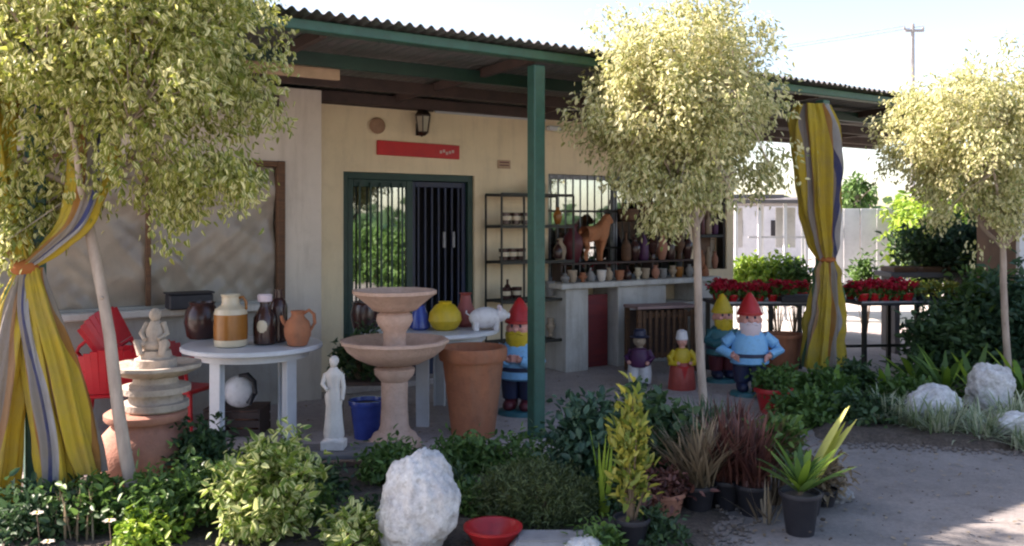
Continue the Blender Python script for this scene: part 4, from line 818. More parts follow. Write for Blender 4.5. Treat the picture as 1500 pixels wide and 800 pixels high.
# ------------------------------------------------------------------ flower tables
def ftable(label, px0, px1, Y0, Y1, h=.76, mid=True):
    a, b = at(px0, Y0), at(px1, Y1); c = (a + b) / 2; d = b - a; rz = math.atan2(d.y, d.x); ln = d.length
    t = thing('flower_table', label, 'table', (c.x, c.y, 0), rz, 'black framed tables of red flowers')
    build('tray_top', MB().box((0, 0, h), (ln, .62, .035), bev=.004), M['black'], t)
    build('edge_strip', MB().box((0, -.3155, h + .02), (ln, .006, .02)), M['grillegrey'], t)
    for x in (-ln / 2 + .05, 0, ln / 2 - .05):
        for y in (-.27, .27): build('leg', MB().box((x, y, h / 2 - .01), (.04, .04, h - .02)), M['iron'], t)
    build('low_rail', MB().box((0, .27, .25), (ln - .1, .02, .03)), M['iron'], t)
    return t, c, d.normalized(), ln
ftable('long black table of red flowers behind the blue-coated gnome', 1040, 1192, 9.3, 9.35)
ftable('black table of red flowers right of the striped curtain', 1240, 1402, 9.35, 9.5)
def small_flower(label, loc, leaf, bloom, grp):
    t = thing('potted_flower', label, 'potted flower', loc, 0, grp)
    build('pot', pot_mb(.06, .075, rim=.008), M['redp'] if bloom == 'bloom' else M['black'], t)
    pts = crown_points((0, 0, .10), (.07, .07, .05), 26, .2); link('foliage', cluster_leaves('foliage', pts, (0, 0, .08), 5, .015, .045, .03), L[leaf], t)
    pts = crown_points((0, 0, .135), (.085, .085, .035), 40, .2, inner=.5); link('blooms', cluster_leaves('blooms', pts, (0, 0, .1), 6, .012, .026, .024, down=-.5), L[bloom], t)
    return t
sf = None; lab_side = ['front left', 'front']
def row_on(px0, px1, Y0, Y1, n, off, zone, side, kinds, z=.779):
    global sf
    for i in range(n):
        t_ = (i + .5) / n; p = at(px0 + (px1 - px0) * t_, Y0 + (Y1 - Y0) * t_, z) + Vector((random.uniform(-.02, .02), off, 0))
        posw = 'leftmost' if i == 0 else 'rightmost' if i == n - 1 else ordn[i] + ' from the left'
        lb = 'red potted flower, %s, %s row, %s' % (posw.replace('from the left','from left'), side, zone)
        if sf is None: sf = small_flower(lb, p, 'mid', 'bloom', 'red potted flowers on the tables')
        else: dup(sf, lb, p, random.random() * 6, random.uniform(.9, 1.15))
row_on(1044, 1150, 9.3, 9.33, 6, -.16, 'table behind the gnomes', 'front', 0)
row_on(1044, 1188, 9.3, 9.33, 7, .12, 'table behind the gnomes', 'back', 0)
row_on(1246, 1330, 9.35, 9.45, 5, -.16, 'table right of curtain', 'front', 0)
row_on(1246, 1330, 9.35, 9.45, 5, .12, 'table right of curtain', 'back', 0)
yf = small_flower('yellow-leaved potted plant, left of three at the flower table end', at(1348, 9.35, .779), 'gold', 'gold', 'yellow potted plants on the flower table')
dup(yf, 'yellow-leaved potted plant, middle of three at the flower table end', at(1369, 9.37, .779), 2); dup(yf, 'yellow-leaved potted plant, rightmost at the flower table end', at(1391, 9.4, .779), 4)
potted('orange terracotta pot under the flower table behind the gnome elbow', at(1146, 8.75), .19, .50, M['terra'], taper=.72)
simple('tray', 'dark plastic tray of seedlings on the flower table left of the curtain', 'tray', MB().box((0, 0, .03), (.36, .2, .06), bev=.006).box((0, 0, .065), (.3, .14, .02)), M['black'], at(1166, 9.1, .779))

# ------------------------------------------------------------------ rocks
def rock(label, loc, dim, seed, rz=0.0, lean=(0, 0), name='rock', m=None, sub=5, amp=.16):
    bm = bmesh.new(); bmesh.ops.create_icosphere(bm, subdivisions=sub, radius=1)
    for v in bm.verts:
        p = v.co.normalized(); q = p * 1.3 + Vector((seed * 3.7, seed, 0))
        d = 1 + amp * 1.6 * noise.noise(q) + amp * .7 * noise.noise(q * 2.7) - amp * .9 * abs(noise.noise(q * 3.4)) - amp * .5 * abs(noise.noise(q * 8)) + amp * .22 * noise.noise(q * 17)
        z = p.z * d; v.co = Vector((p.x * d * dim[0] / 2 + lean[0] * z, p.y * d * dim[1] / 2 + lean[1] * z, max(z, -.92) * dim[2] / 2 + dim[2] / 2 * .9))
    me = bpy.data.meshes.new('rock'); bm.to_mesh(me); bm.free(); me.shade_smooth()
    return tag(link(name, me, m or M['rock'], None, (loc[0], loc[1], loc[2] - .03), (0, 0, rz)), label, 'rock')
rock('tall upright white boulder in the centre foreground', at(612, 4.25), (.40, .36, .56), 1.2, lean=(.035, 0), amp=.12)
rock('grey-white flat stone at the bottom right of the round green mound', at(858, 4.15), (.24, .2, .17), 3.1)
rock('large white boulder standing tallest among the plants on the right', at(1452, 7.3), (.38, .36, .50), 4.4)
rock('white rock left of the tallest right boulder, above the striped grasses', at(1365, 6.9), (.50, .34, .38), 5.7, rz=.4)
rock('white rock at the right edge of the picture below the tallest boulder', at(1487, 6.5), (.36, .3, .25), 6.3)
rock('dull stone block lying beside the small dry potted plant', at(1222, 5.1), (.2, .18, .13), 7.9, m=M['greyceram'])
t = thing('bowl', 'red glazed shallow bowl in the foreground right of the white boulder', 'bowl', at(722, 4.25, .04), 0)
build('bowl_body', MB().lathe([(.07, 0), (.08, .01), (.135, .09), (.142, .095), (.142, .105), (.128, .105), (.115, .08), (.05, .03), (0, .028)], 32), M['redpaint'], t)
simple('stone_trough', 'grey stone trough below the round green mound', 'trough', MB().box((0, 0, .055), (.42, .22, .11), bev=.03).box((0, 0, .113), (.34, .14, .01)), M['greyceram'], at(812, 4.2))

# ------------------------------------------------------------------ trees
def tree(label, base, top, c, rad, ncl, per, leaf, seed, extra=(), name='ornamental_tree', grp='ball-crowned variegated trees', lsz=.055, spread=.05, tr=.034, lump=.2):
    t = thing(name, label, 'tree', base, 0, grp); B = Vector(base); T_ = Vector(top) - B; n = 9
    ph = seed * 1.7; pts = []
    for i in range(n + 1):
        s_ = i / n; w = .012 * math.sin(ph + s_ * 7) * math.sin(math.pi * s_); pts.append((T_.x * s_ + w, T_.y * s_ + w * .5, T_.z * s_))
    rr = [tr * (1.25 if i == 0 else 1.0 - .25 * i / n) for i in range(n + 1)]
    tb = MB().tube(pts, rr, 14)
    for k in range(4):                                   # forks leaving the upper trunk
        w = ph + k * 1.6; q = Vector(pts[8 if k % 2 else 9]); e = T_ + Vector((math.cos(w) * rad[0] * .5, math.sin(w) * rad[1] * .5, rad[2] * (.25 + .2 * (k % 2))))
        tb.tube([q - T_.normalized() * .03, q.lerp(e, .3) + Vector((math.cos(w), math.sin(w), 0)) * .05, q.lerp(e, .65), e], [tr * .62, tr * .5, tr * .4, tr * .25], 9)
    for k in range(3):                                   # old pruning knots
        q = Vector(pts[2 + 2 * k]); w = ph * 2 + k * 2.2; tb.ball(q + Vector((math.cos(w), math.sin(w), 0)) * tr * .8, (tr * .35, tr * .35, tr * .3), 8, 6)
    for v_i, v_ in enumerate(tb.v[:14 * (n + 1)]): tb.v[v_i] = (v_[0] + .006 * noise.noise(Vector(v_) * 14), v_[1] + .006 * noise.noise(Vector(v_) * 14 + Vector((9, 0, 0))), v_[2])
    build('trunk', tb, M['bark'], t, smooth=70)
    cc = Vector(c) - B; P = crown_points(cc, rad, ncl, lump, seed, .30, [((Vector(e[0]) - B), e[1], e[2]) for e in extra])
    branches('branches', T_, P, 150, M['bark'], t, r0=tr * .55)
    link('crown', cluster_leaves('crown', P, cc, per, spread, lsz, lsz * .45, droop=.25, outw=.5, down=.55), leaf, t)
    return t
tree('large near tree at the left, leaning pale trunk under a broad leafy crown', at(205, 4.57), at(120, 4.75, 1.80), at(178, 4.75, 2.66), (.85, .8, .80), 900, 38, L['ficus_shade'], 2, lsz=.041, lump=.28,
     extra=[(at(330, 4.5, 1.83), (.10, .07, .05), 26), (at(265, 4.6, 1.76), (.05, .05, .07), 16), (at(30, 4.7, 1.75), (.12, .08, .14), 55), (at(75, 4.9, 1.75), (.08, .06, .08), 25), (at(5, 4.6, 1.55), (.05, .05, .10), 16)])
tree('middle tree with a rounded cream-green crown right of the green post', at(1033, 6.6), at(1016, 6.62, 1.78), at(993, 6.6, 2.53), (.72, .74, .70), 900, 32, L['ficus'], 5, spread=.05, lsz=.041,
     extra=[(at(975, 6.4, 1.66), (.06, .06, .07), 26), (at(930, 6.4, 1.92), (.10, .08, .08), 26), (at(1120, 6.5, 1.98), (.09, .08, .10), 20), (at(1010, 6.3, 1.85), (.14, .1, .07), 40)])
tree('right tree with a cream-green crown above the white boulders', at(1478, 7.9), at(1467, 7.95, 1.58), at(1418, 7.9, 2.38), (.67, .72, .60), 660, 30, L['ficus'], 8, lsz=.042,
     extra=[(at(1490, 7.9, 2.55), (.3, .3, .25), 170), (at(1465, 7.7, 1.72), (.14, .1, .12), 50), (at(1375, 7.8, 1.78), (.07, .08, .10), 20)])

# ------------------------------------------------------------------ shrubs and plants
def shrub(name, label, loc, rad, h0, ncl, per, leaf, ls, lw, seed, cat='shrub', potr=0, poth=0, potm='black', spread=.035, lump=.25, droop=.25, down=.0, stems=26, inner=.2, grp=None, outw=.6, stemm='twig'):
    """loc base, rad crown radii, h0 height of the crown's centre"""
    t = thing(name, label, cat, loc, 0, grp)
    if potr: build('pot', pot_mb(potr, poth, rim=.012), M[potm], t); build('soil', MB().lathe([(potr * .93, poth * .89), (0, poth * .93)], 16), M['soil'], t)
    P = crown_points((0, 0, h0), rad, ncl, lump, seed, inner); P[:, 2] = np.maximum(P[:, 2], max(.03, poth * .9))
    mb = MB(); z0 = poth * .9 if poth else 0
    for i in rng.choice(len(P), min(stems, len(P)), replace=False):
        p = Vector(P[i]); b = Vector((p.x * .15 + random.uniform(-.01, .01), p.y * .15, z0)); mb.tube([b, b.lerp(p, .55) + Vector((p.x * .1, p.y * .1, .02)), p], [.007, .005, .002], 4, cap=False)
    build('stems', mb, M[stemm], t)
    link('foliage', cluster_leaves('foliage', P, (0, 0, h0 * .5), per, spread, ls, lw, droop=droop, outw=outw, down=down), L[leaf], t)
    return t
def spiky(name, label, loc, n, ln, w, leaf, spreadr=.04, tilt=.7, bend=.5, cat='plant', potr=0, poth=0, grp=None, potm='black'):
    t = thing(name, label, cat, loc, 0, grp); z0 = poth * .9 if poth else 0
    if potr: build('pot', pot_mb(potr, poth, rim=.012), M[potm], t); build('soil', MB().lathe([(potr * .93, poth * .89), (0, poth * .93)], 16), M['soil'], t)
    w_ = rng.random(n) * 2 * math.pi; el = rng.random(n) ** .7 * tilt
    D = np.stack([np.cos(w_) * np.sin(el), np.sin(w_) * np.sin(el), np.cos(el)], 1); P = np.stack([rng.normal(size=n) * spreadr, rng.normal(size=n) * spreadr, np.full(n, z0)], 1)
    link('blades', blades_mesh('blades', P, D, ln * (.6 + .5 * rng.random(n)), w * (.7 + .6 * rng.random(n)), bend), L[leaf], t); return t
def leafy(name, label, loc, n, ln, w, leafs, h=.1, cat='plant', potr=0, poth=0, tilt=(.2, 1.1), potm='black', grp=None, bend=.5, az=None):
    """a plant whose large leaves are separate objects sharing a few meshes"""
    t = thing(name, label, cat, loc, 0, grp); z0 = poth * .9 if poth else 0
    if potr: build('pot', pot_mb(potr, poth, rim=.012), M[potm], t); build('soil', MB().lathe([(potr * .93, poth * .89), (0, poth * .93)], 16), M['soil'], t)
    if h > .02: build('stem', MB().tube([(0, 0, z0), (.01, 0, z0 + h * .5), (0, .005, z0 + h)], [.014, .012, .009], 7), M['twig'], t)
    ms = []
    for lf_ in leafs:
        for k in range(2):
            me = blades_mesh('leaf', np.zeros((1, 3)), np.array([[.35, 0, .94]]), np.array([1.0]), np.array([w / ln]), bend * (.7 + .6 * k), 5); me.materials.append(L[lf_]); ms.append(me)
    for i in range(n):
        a = (i * 2.4 + random.uniform(-.3, .3)) if az is None else az + random.uniform(-.45, .45); el = tilt[0] + (tilt[1] - tilt[0]) * (1 - i / n); q = ln * random.uniform(.75, 1.1)
        o = link('leaf', random.choice(ms), None, t, (0, 0, z0 + h * (.2 + .8 * i / n)), (0, el * .8, a)); o.scale = (q, q, q)
    return t
Yf = 4.3
shrub('variegated_shrub', 'bright yellow-green variegated shrub in the left foreground', at(392, 4.35), (.235, .21, .25), .27, 190, 15, 'vari', .05, .026, 1)
shrub('variegated_shrub', 'low cream-edged shrub between the bright shrub and the white boulder', at(512, 4.2), (.10, .13, .10), .12, 40, 14, 'vari', .05, .024, 2)
shrub('green_shrub', 'green bush at the foot of the left tree trunk', at(262, 4.5), (.26, .2, .16), .2, 130, 14, 'mid', .042, .02, 3)
shrub('green_shrub', 'dark green bush between the urn and the round white table', at(300, 5.2), (.17, .15, .18), .22, 90, 14, 'dark', .05, .026, 4)
shrub('green_shrub', 'yellowish green low plant right at the base of the left trunk', at(215, 4.28), (.14, .12, .09), .09, 60, 12, 'bright', .045, .022, 5)
shrub('green_shrub', 'dark leafed plant in front of the striped curtain at the far left', at(60, 4.45), (.26, .2, .13), .13, 120, 14, 'dark', .05, .022, 6)
shrub('green_shrub', 'mixed green plant between curtain foot and left tree trunk', at(138, 4.5), (.2, .18, .14), .16, 100, 13, 'mid', .045, .022, 7)
spiky('thin_grass', 'tuft of thin pale stems left of the left tree trunk', at(115, 4.4), 60, .34, .010, 'dry', .05, .35, .2)
def blossom(label, px, Y, z):
    t = thing('white_flower', label, 'flower', at(px, Y, 0), 0, 'white flowers in the left foreground'); build('stalk', MB().tube([(0, .02, 0), (.005, .01, z * .5), (0, 0, z)], .003, 5), M['twig'], t)
    n = 7; w = np.arange(n) * 2 * math.pi / n; D = np.stack([np.cos(w), np.sin(w), np.full(n, .25)], 1); link('petals', leaves_mesh('petals', np.zeros((n, 3)) + [0, 0, z], D, np.tile([0, -.3, 1.], (n, 1)), .032, .018), L['flower'], t); build('centre', MB().ball((0, 0, z + .004), .007, 8, 6), M['yellow'], t)
blossom('pale flower nearest the left edge among dark leaves', 54, 4.2, .22); blossom('white flower low beside the lowest leaves at left', 36, 4.0, .12); blossom('small white flower left of the tree trunk base', 160, 4.15, .20); blossom('white flower low between the curtain and tree trunk', 70, 4.1, .12)
for i, (px, Y, rx, h, lf_, lb) in enumerate([(330, 4.75, .22, .2, 'mid', 'green plant behind the bright variegated shrub'), (450, 5.0, .2, .14, 'dark', 'dark low plant below the plaster statue at its left'), (575, 5.3, .2, .2, 'mid', 'green plant at the foot of the fountain behind the boulder'), (540, 4.5, .16, .1, 'dark', 'dark ground plant just left of the white boulder'), (680, 5.6, .2, .17, 'mid', 'leafy green plant under the huge terracotta planter'), (745, 5.5, .24, .2, 'mid', 'broad green plant at the foot of the green post'), (655, 4.9, .14, .16, 'dark', 'dark plant between the boulder and the round mound'), (400, 5.6, .22, .14, 'mid', 'green plant beneath the front of the round white table')]):
    shrub('green_shrub', lb, at(px, Y), (rx, rx * .85, h * .6), h * .7, 90, 15, lf_, .042, .019, 20 + i)
shrub('potted_plant', 'dark leafed plant on the small bench left of the fountain stem', at(528, 6.75, .405), (.17, .15, .19), .2, 80, 13, 'dark', .05, .026, 30, stems=16)
shrub('mound_shrub', 'fine-leafed round olive green mound right of the boulder', at(786, 4.65), (.30, .27, .16), .16, 700, 16, 'olive', .028, .006, 31, spread=.022, lump=.1, down=-.2, inner=.45)
for i, (px, Y, r_, lf_, lb) in enumerate([(690, 4.75, .12, 'mid', 'low plant between the white boulder and the round mound'), (885, 4.75, .13, 'dark', 'low dark plant at the back right of the round mound'), (960, 4.35, .10, 'dark', 'low dark plant right of the croton pot'), (875, 4.2, .08, 'mid', 'small green plant between flat stone and croton pot'), (450, 4.65, .13, 'mid', 'green plant behind the right side of the bright shrub'), (835, 5.4, .15, 'mid', 'green plant behind the bluish shrub')]):
    shrub('green_shrub', lb, at(px, Y), (r_ * 1.2, r_, r_ * .7), r_ * .8, 55, 13, lf_, .04, .018, 90 + i)
# croton
cro = shrub('croton', 'tall golden yellow and green croton in a black pot', at(925, 4.3), (.07, .07, .25), .46, 140, 5, 'gold', .055, .022, 33, cat='potted plant', potr=.085, poth=.17, spread=.022, lump=.3, outw=.9, down=-.35, inner=.1)
shrub('green_shrub', 'bluish green shrub behind and left of the golden croton', at(866, 5.0), (.20, .18, .26), .33, 170, 12, 'blue', .055, .028, 34)
spiky('spear_plant', 'pale-edged upright blades rising behind the croton on its left', at(882, 4.7), 13, .60, .026, 'bright', .03, .28, .15)
shrub('green_shrub', 'dark leafy plant with round leaves between croton and reddish grasses', at(968, 5.1), (.18, .16, .22), .32, 120, 10, 'dark', .06, .042, 35)
shrub('green_shrub', 'green shrub directly behind the golden croton on its right', at(935, 5.3), (.16, .15, .26), .36, 110, 11, 'dark', .055, .03, 36)
rp = shrub('reddish_plant', 'dry brownish plant in a clay pot right of the croton', at(975, 4.75), (.12, .11, .07), .18, 60, 9, 'red', .045, .02, 37, potr=.10, poth=.16, potm='terra2')
for i, (px, Y, lf_, lb) in enumerate([(1022, 4.85, 'dry', 'brownish thin-leafed plant in a black pot under the middle trunk'), (1062, 4.95, 'red', 'dark red grassy plant in a black pot right of the middle trunk'), (1102, 4.85, 'red', 'reddish brown arching grass in a black pot beside the lime-leafed palm'), (1075, 5.35, 'red', 'tall dark red plant at the back of the reddish group'), (1035, 5.3, 'dark', 'dark green thin plant just behind the middle trunk foot')]):
    spiky('grassy_plant', lb, at(px, Y), 260, .50, .013, lf_, .03, .75, .35, cat='potted plant', potr=.095, poth=.17, grp='black potted grassy plants')
spiky('dry_plant', 'pale leaning dry stems in front of the reddish grasses', at(1125, 4.7), 14, .3, .012, 'dry', .02, 1.0, .1)
# bright palm
leafy('young_palm', 'bright green young palm in a black pot with one long yellow frond', at(1172, 4.55), 26, .34, .045, ['bright', 'mid', 'mid'], .06, 'potted plant', .10, .22, (.1, .8), bend=.4)
leafy('yellow_plant', 'broad lime-yellow leaves leaning out right of the young palm', at(1186, 4.85), 5, .5, .09, ['lime'], .12, 'plant', .07, .13, (.1, .3), bend=.15, az=0.1)
shrub('green_shrub', 'fresh green bush left of the young palm', at(1135, 5.0), (.14, .13, .10), .36, 60, 10, 'mid', .06, .025, 40)
shrub('dry_plant', 'small dry pale plant in a pot beside the dull stone block', at(1208, 5.0), (.11, .10, .09), .18, 60, 8, 'dry', .05, .018, 41, potr=.07, poth=.1)
potted('red glazed pot in front of the blue-coated gnome feet', at(1133, 7.4), .15, .22, M['redpaint'])
shrub('green_shrub', 'leafy plant filling the red glazed pot', at(1133, 7.4, .2), (.14, .13, .07), .06, 50, 10, 'mid', .05, .022, 42)
# plants at the foot of the far curtain
for i, (px, Y, rx, rz_, h, lf_, lb) in enumerate([(1150, 7.9, .20, .10, .13, 'mid', 'green plant right of the blue-coated gnome legs'), (1205, 7.6, .22, .12, .16, 'mid', 'leafy green plant at the foot of the far striped curtain'), (1250, 7.8, .16, .14, .16, 'dark', 'dark green plant just right of the far curtain foot'), (1180, 7.0, .20, .08, .10, 'mid', 'low dark plant along the near edge of the right bed'), (1262, 6.95, .26, .09, .10, 'dark', 'dark low plant at the left corner of the right bed'), (1330, 7.5, .18, .10, .13, 'mid', 'dark shrub behind the rock left of the tallest boulder')]):
    shrub('green_shrub', lb, at(px, Y), (rx, rx * .8, rz_), h, 130, 12, lf_, .065, .03, 50 + i, spread=.045)
for i, (px, Y, ln, n_, lb) in enumerate([(1155, 7.75, .38, 24, 'strap-leafed plant left of the far curtain foot'), (1190, 7.2, .30, 20, 'low strap-leafed plant at the near side of the far curtain'), (1268, 7.3, .30, 20, 'low strap-leafed plant right of the far curtain foot'), (1245, 7.9, .40, 22, 'strap-leafed plant close behind the far curtain foot')]):
    leafy('strap_leaf_plant', lb, at(px, Y), n_, ln, .05, ['mid', 'dark', 'bright', 'mid'][:3 + i % 2], .06, 'plant', 0, 0, (.1, 1.2), grp='strap-leafed plants in the right bed')
leafy('strap_leaf_plant', 'glossy strap-leafed plant before the far striped curtain', at(1222, 7.4), 26, .42, .06, ['mid', 'bright', 'mid'], .1, 'plant', 0, 0, (.1, 1.2))
# dense greenery at right
for i, (px, Y, rx, rz_, h, n, lf_, lb) in enumerate([
    (1385, 9.0, .24, .28, .32, 130, 'dark', 'dark bush below the right end of the flower table'),
    (1400, 8.6, .44, .34, .42, 260, 'dark', 'large dark shrub behind the tallest white boulder'),
    (1450, 8.9, .46, .42, .62, 270, 'mid', 'bluish green tall shrub behind the right tree trunk'),
    (1502, 8.4, .38, .48, .62, 240, 'blue', 'dark tall shrub at the right edge of the picture'),
    (1385, 11.2, .62, .36, 1.22, 330, 'dark', 'dark rounded bush standing above the flower table trays'),
    (1440, 10.6, .45, .42, 1.25, 200, 'blue', 'bluish bush behind the right tree trunk, above the trays'),
    (1490, 10.2, .45, .4, .9, 200, 'mid', 'mid green bush behind the right edge shrubs'),
    (1140, 12.6, .36, .26, .78, 170, 'bright', 'sunlit light green bush left of the far curtain, before the shade frame'),
    (1165, 12.2, .24, .24, .75, 110, 'mid', 'green bush just left of the far striped curtain'),
    (1100, 12.9, .30, .22, .8, 120, 'bright', 'light green bush at the end of the house by the shade frame'),
    (1268, 12.8, .15, .3, .85, 35, 'mid', 'thin green bush before the white panel fence')]):
    shrub('background_shrub', lb, at(px, Y), (rx, rx * .8, rz_), h, n, 12, lf_, .085, .042, 70 + i, spread=.06, lump=.3, stems=18)
def bgtree(label, px, Y, h, r, lf_, n, seed, ls=.16, tr=.09):
    p = at(px, Y); t = thing('garden_tree', label, 'tree', p, 0); P = crown_points((0, 0, h - r), (r, r, r * .9), n, .3, seed, .2)
    build('trunk', MB().tube([(0, 0, 0), (.05, 0, (h - r) * .5), (0, 0, h - r * .8)], [tr, tr * .8, tr * .6], 10), M['bark'], t)
    branches('branches', (0, 0, h - r * 1.3), P, 60, M['bark'], t, r0=tr * .5, mids=6)
    link('crown', cluster_leaves('crown', P, (0, 0, h - r), 12, r * .1, ls, ls * .45), L[lf_], t); return t
bgtree('distant small dark tree just right of the far curtain above the fence', 1256, 24, 2.9, .55, 'mid', 90, 1)
bgtree('light green tree behind the right tree and the white fence', 1405, 14, 2.35, .95, 'bright', 260, 2, .13)
bgtree('green tree behind the right tree crown at the picture edge', 1500, 13, 2.4, .9, 'mid', 240, 3, .12)
bgtree('pale green tree beside the end of the white fence', 1352, 17, 2.2, .6, 'bright', 130, 4, .12, .05)
# striped grasses in front of the rocks
for i, (px, Y, lb) in enumerate([(1335, 6.75, 'striped grass tuft at the left end of the rocks'), (1375, 6.55, 'striped grass tuft in front of the left rock'), (1408, 6.7, 'striped grass tuft between the left rock and tallest boulder'), (1442, 6.45, 'striped grass tuft directly below the tallest boulder'), (1478, 6.9, 'striped grass tuft right of the tallest boulder'), (1300, 6.9, 'striped grass tuft at the bed corner, farthest left')]):
    spiky('striped_grass', lb, at(px, Y), 130, .44, .016, 'silver', .05, 1.1, .5, grp='striped grasses round the right rocks')
spiky('striped_grass', 'silvery grass tuft at the lower right picture edge', at(1500, 6.2), 80, .3, .016, 'silver', .05, 1.1, .5)
for i, (px, Y, ln, lb) in enumerate([(1428, 7.6, .62, 'strap-leafed plant just left of the right tree trunk'), (1385, 7.8, .62, 'strap-leafed plant in front of the large dark shrub'), (1340, 8.3, .5, 'strap-leafed plant below the end of the flower table'), (1497, 7.7, .6, 'strap-leafed plant at the right picture edge behind the trunk'), (1300, 7.7, .4, 'small strap-leafed plant at the left end of the dark shrubs')]):
    leafy('strap_leaf_plant', lb, at(px, Y), 26, ln, .06, ['mid', 'mid', 'bright'], .12, 'plant', 0, 0, (.1, 1.1), grp='strap-leafed plants in the right bed')
# raised bench behind with seedling trays
t = thing('nursery_bench', 'grey nursery bench of trays under the dark rounded bush', 'bench', at(1352, 10.9), 0)
build('bench_top', MB().box((0, 0, .96), (1.0, .5, .06), bev=.005), M['roofgrey'], t)
for x in (-.4, .4): build('leg', MB().box((x, 0, .465), (.06, .4, .93)), M['roofgrey'], t)
for x in (-.3, .05, .36): build('tray', MB().box((x, 0, 1.02), (.28, .4, .06), bev=.005), M['wood'], t)

# ------------------------------------------------------------------ background structures
fe = thing('panel_fence', 'white upright panel fence behind the flower tables', 'fence', at(1212, 17.5), 0)
xx = 0; k = 0
while xx < 1.9:
    build('panel', MB().box((xx + .16, (k % 2) * .012, .93), (.31, .03, 1.86), bev=.006), M['fence'], fe); xx += .325; k += 1
for z in (.35, 1.5): build('rail', MB().box((.96, .05, z), (1.92, .04, .07)), M['fence'], fe)
sf2 = thing('shade_frame', 'low flat-roofed shade frame with white posts at the end of the house', 'shelter', at(1128, 15.0), 0)
build('roof_slab', MB().box((0, 0, 1.93), (1.55, 1.2, .06)), M['roofgrey'], sf2); build('roof_slab', MB().box((-.4, .8, 2.04), (1.4, 1.2, .06)), M['roofgrey'], sf2)
for x in (-.70, -.32, .1, .45, .72): build('post', MB().box((x, -.5, .95), (.05, .05, 1.9)), M['whitep'], sf2)
build('rail', MB().box((.1, -.5, 1.35), (1.2, .03, .03)), M['fence'], sf2)
for x in (-.70, .0, .72): build('post', MB().box((x, .5, .95), (.05, .05, 1.9)), M['whitep'], sf2)
for x in (-.5, .42): build('glazing_panel', MB().box((x, .52, 1.5), (.34, .02, .7)), M['fence'], sf2)
t = thing('distant_house', 'distant low pale house seen over the shade frame', 'building', at(1095, 30), 0)
build('wall', MB().box((0, 0, 1.05), (3.0, 3, 2.1)), M['fence'], t, smooth=0); build('roof', MB().box((0, 0, 2.25), (3.2, 3.2, .28), bev=.1), M['greyceram'], t)
for x in (-.8, .6): build('window', MB().box((x, -1.505, 1.4), (.5, .02, .5)), M['dark'], t)
t = thing('brown_shed', 'brown walled shed partly hidden behind the right tree', 'shed', at(1520, 9.6), 0)
build('wall', MB().box((0, 0, .85), (.9, .8, 1.70)), M['brick'], t, smooth=0); build('roof', MB().box((0, 0, 1.73), (1.0, .95, .06)), M['roofgrey'], t); build('corner_post', MB().box((-.43, -.43, .85), (.06, .06, 1.69)), M['whitep'], t)
t = thing('utility_pole', 'thin utility pole with a crossarm rising behind the right tree', 'pole', at(1337, 26), 0)
build('pole', MB().tube([(0, 0, 0), (0, 0, 7.4)], [.08, .05], 10), M['pole'], t); build('crossarm', MB().box((.05, 0, 7.2), (.55, .07, .07)), M['pole'], t)
for x in (-.25, .0, .3): build('insulator', MB().lathe([(.03, 7.23), (.045, 7.27), (.02, 7.33), (0, 7.35)], 8, (x, 0, 0)), M['pole'], t)
mb = MB()
for k, x in enumerate((-.25, .3)):
    mb.tube([(x + -s_ * 26, 6 * s_, 7.34 - 3.2 * s_ * (1 - s_) - .6 * s_) for s_ in [i / 14 for i in range(15)]], .013, 4)
build('wire', mb, M['pole'], t)
# distant green line round the horizon, and trees behind the viewer (mirrored in the door glass)
mb_pts = []
for i in range(900):
    a = random.uniform(R(-62), R(242)); d = random.uniform(75, 110); mb_pts.append((d * math.cos(a), d * math.sin(a), random.uniform(.2, 2.2)))
stuff(tag(link('far_trees', cluster_leaves('far_trees', np.array(mb_pts), (0, 0, -20), 14, .9, 1.5, 1.0), L['dark']), 'far line of dark trees low on the horizon', 'trees'))
for px_, y_, sd in ((-2.2, -5.5, 1), (.8, -7.5, 2), (3.6, -6.0, 3), (-5.5, -8.5, 4), (7, -9, 5)):
    t = thing('garden_tree', ['broad green tree left behind the viewpoint', 'broad green tree straight behind the viewpoint', 'broad green tree right behind the viewpoint', 'green tree far left behind the viewpoint', 'green tree far right behind the viewpoint'][sd - 1], 'tree', (px_, y_, 0), sd, 'trees mirrored in the door glass')
    if sd == 1:
        P = crown_points((0, 0, 2.0), (1.3, 1.3, 1.2), 300, .3, 9, .2); tm = MB().tube([(0, 0, 0), (.04, 0, 1), (0, 0, 2)], [.1, .08, .06], 9).mesh('trunk'); tm.materials.append(M['bark'])
        cmsh = cluster_leaves('crown', P, (0, 0, 2), 10, .1, .16, .075); cmsh.materials.append(L['mid'])
    link('trunk', tm, None, t); link('crown', cmsh, None, t)
hm = None
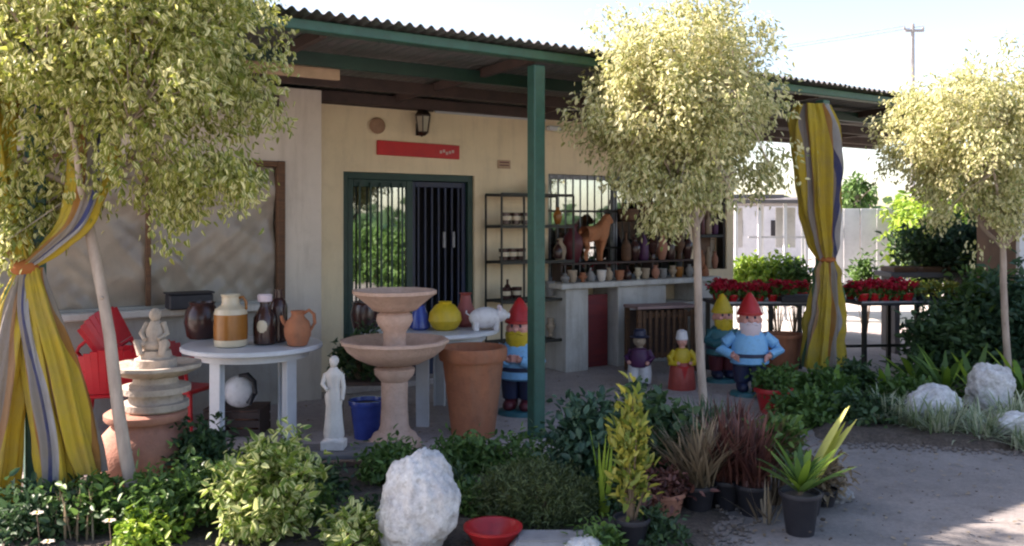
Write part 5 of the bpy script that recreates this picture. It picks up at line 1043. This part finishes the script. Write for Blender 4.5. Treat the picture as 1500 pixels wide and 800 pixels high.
for k in range(9):
    t = thing('hedge_shrub', ['first', 'second', 'third', 'fourth', 'fifth', 'sixth', 'seventh', 'eighth', 'ninth'][k] + ' shrub from the left in the hedge to the right of the viewpoint', 'shrub', (8.5 + .7 * k, 5.2 - 1.0 * k + .3 * (k % 2), 0), k, 'hedge mirrored in the door glass')
    if hm is None:
        P = crown_points((0, 0, .75), (.8, .8, .8), 190, .3, 19, .2); hm = cluster_leaves('foliage', P, (0, 0, .7), 10, .08, .14, .07); hm.materials.append(L['mid'])
    link('foliage', hm, None, t); build('stems', MB().tube([(0, 0, 0), (.05, 0, .5), (0, .05, .9)], [.04, .03, .015], 7), M['twig'], t)
# fallen leaves and grit on the paving
n = 1500; P = np.stack([rng.uniform(-2, 5.5, n), rng.uniform(3.8, 9.5, n), np.full(n, .014)], 1); D = rand_dirs(n); D[:, 2] *= .1
stuff(tag(link('fallen_leaves', leaves_mesh('fallen_leaves', P, D, np.tile([0., 0, 1], (n, 1)) + rng.normal(size=(n, 3)) * .15, .035, .016, droop=.0), L['dry']), 'dry fallen leaves scattered over the paving', 'leaves'))
n = 420; bmx = MB()
for i in range(n):
    x, y = random.uniform(-3.6, 1.7), random.uniform(4.0, 5.9); r_ = random.uniform(.006, .018); bmx.ball((x, y, .05), (r_, r_ * .8, r_ * .6), 6, 4)
stuff(tag(build('soil_clods', bmx, M['soil'], smooth=0), 'loose clods and pebbles on the dark planting bed', 'soil'))
n = 500; bmx = MB()
for i in range(n):
    x, y = random.uniform(1.2, 4.6), random.uniform(4.0, 7.2); r_ = random.choice((.003, .004, .006, .010)) * random.uniform(.7, 1.3); bmx.ball((x, y, .006), (r_, r_ * .8, r_ * .6), 5, 3)
for i in range(500):
    t_ = random.random(); x, y = 2.3 + 2.3 * t_ + random.gauss(0, .05), 6.4 - .5 * t_ + random.gauss(0, .08); r_ = random.uniform(.006, .02); bmx.ball((x, y, .012), (r_, r_ * .8, r_ * .6), 6, 4)
for i in range(400):
    t_ = random.random(); x, y = .95 + .25 * t_ + random.gauss(0, .07), 3.9 + 1.2 * t_; r_ = random.uniform(.006, .02); bmx.ball((x, y, .012), (r_, r_ * .8, r_ * .6), 6, 4)
stuff(tag(build('driveway_grit', bmx, M['beige'] if False else mat('grit_stone', (.2, .17, .15), rough=.95, bump=0), smooth=0), 'loose grit and small stones on the driveway and along the beds', 'gravel'))
print('objects', len(bpy.data.objects))
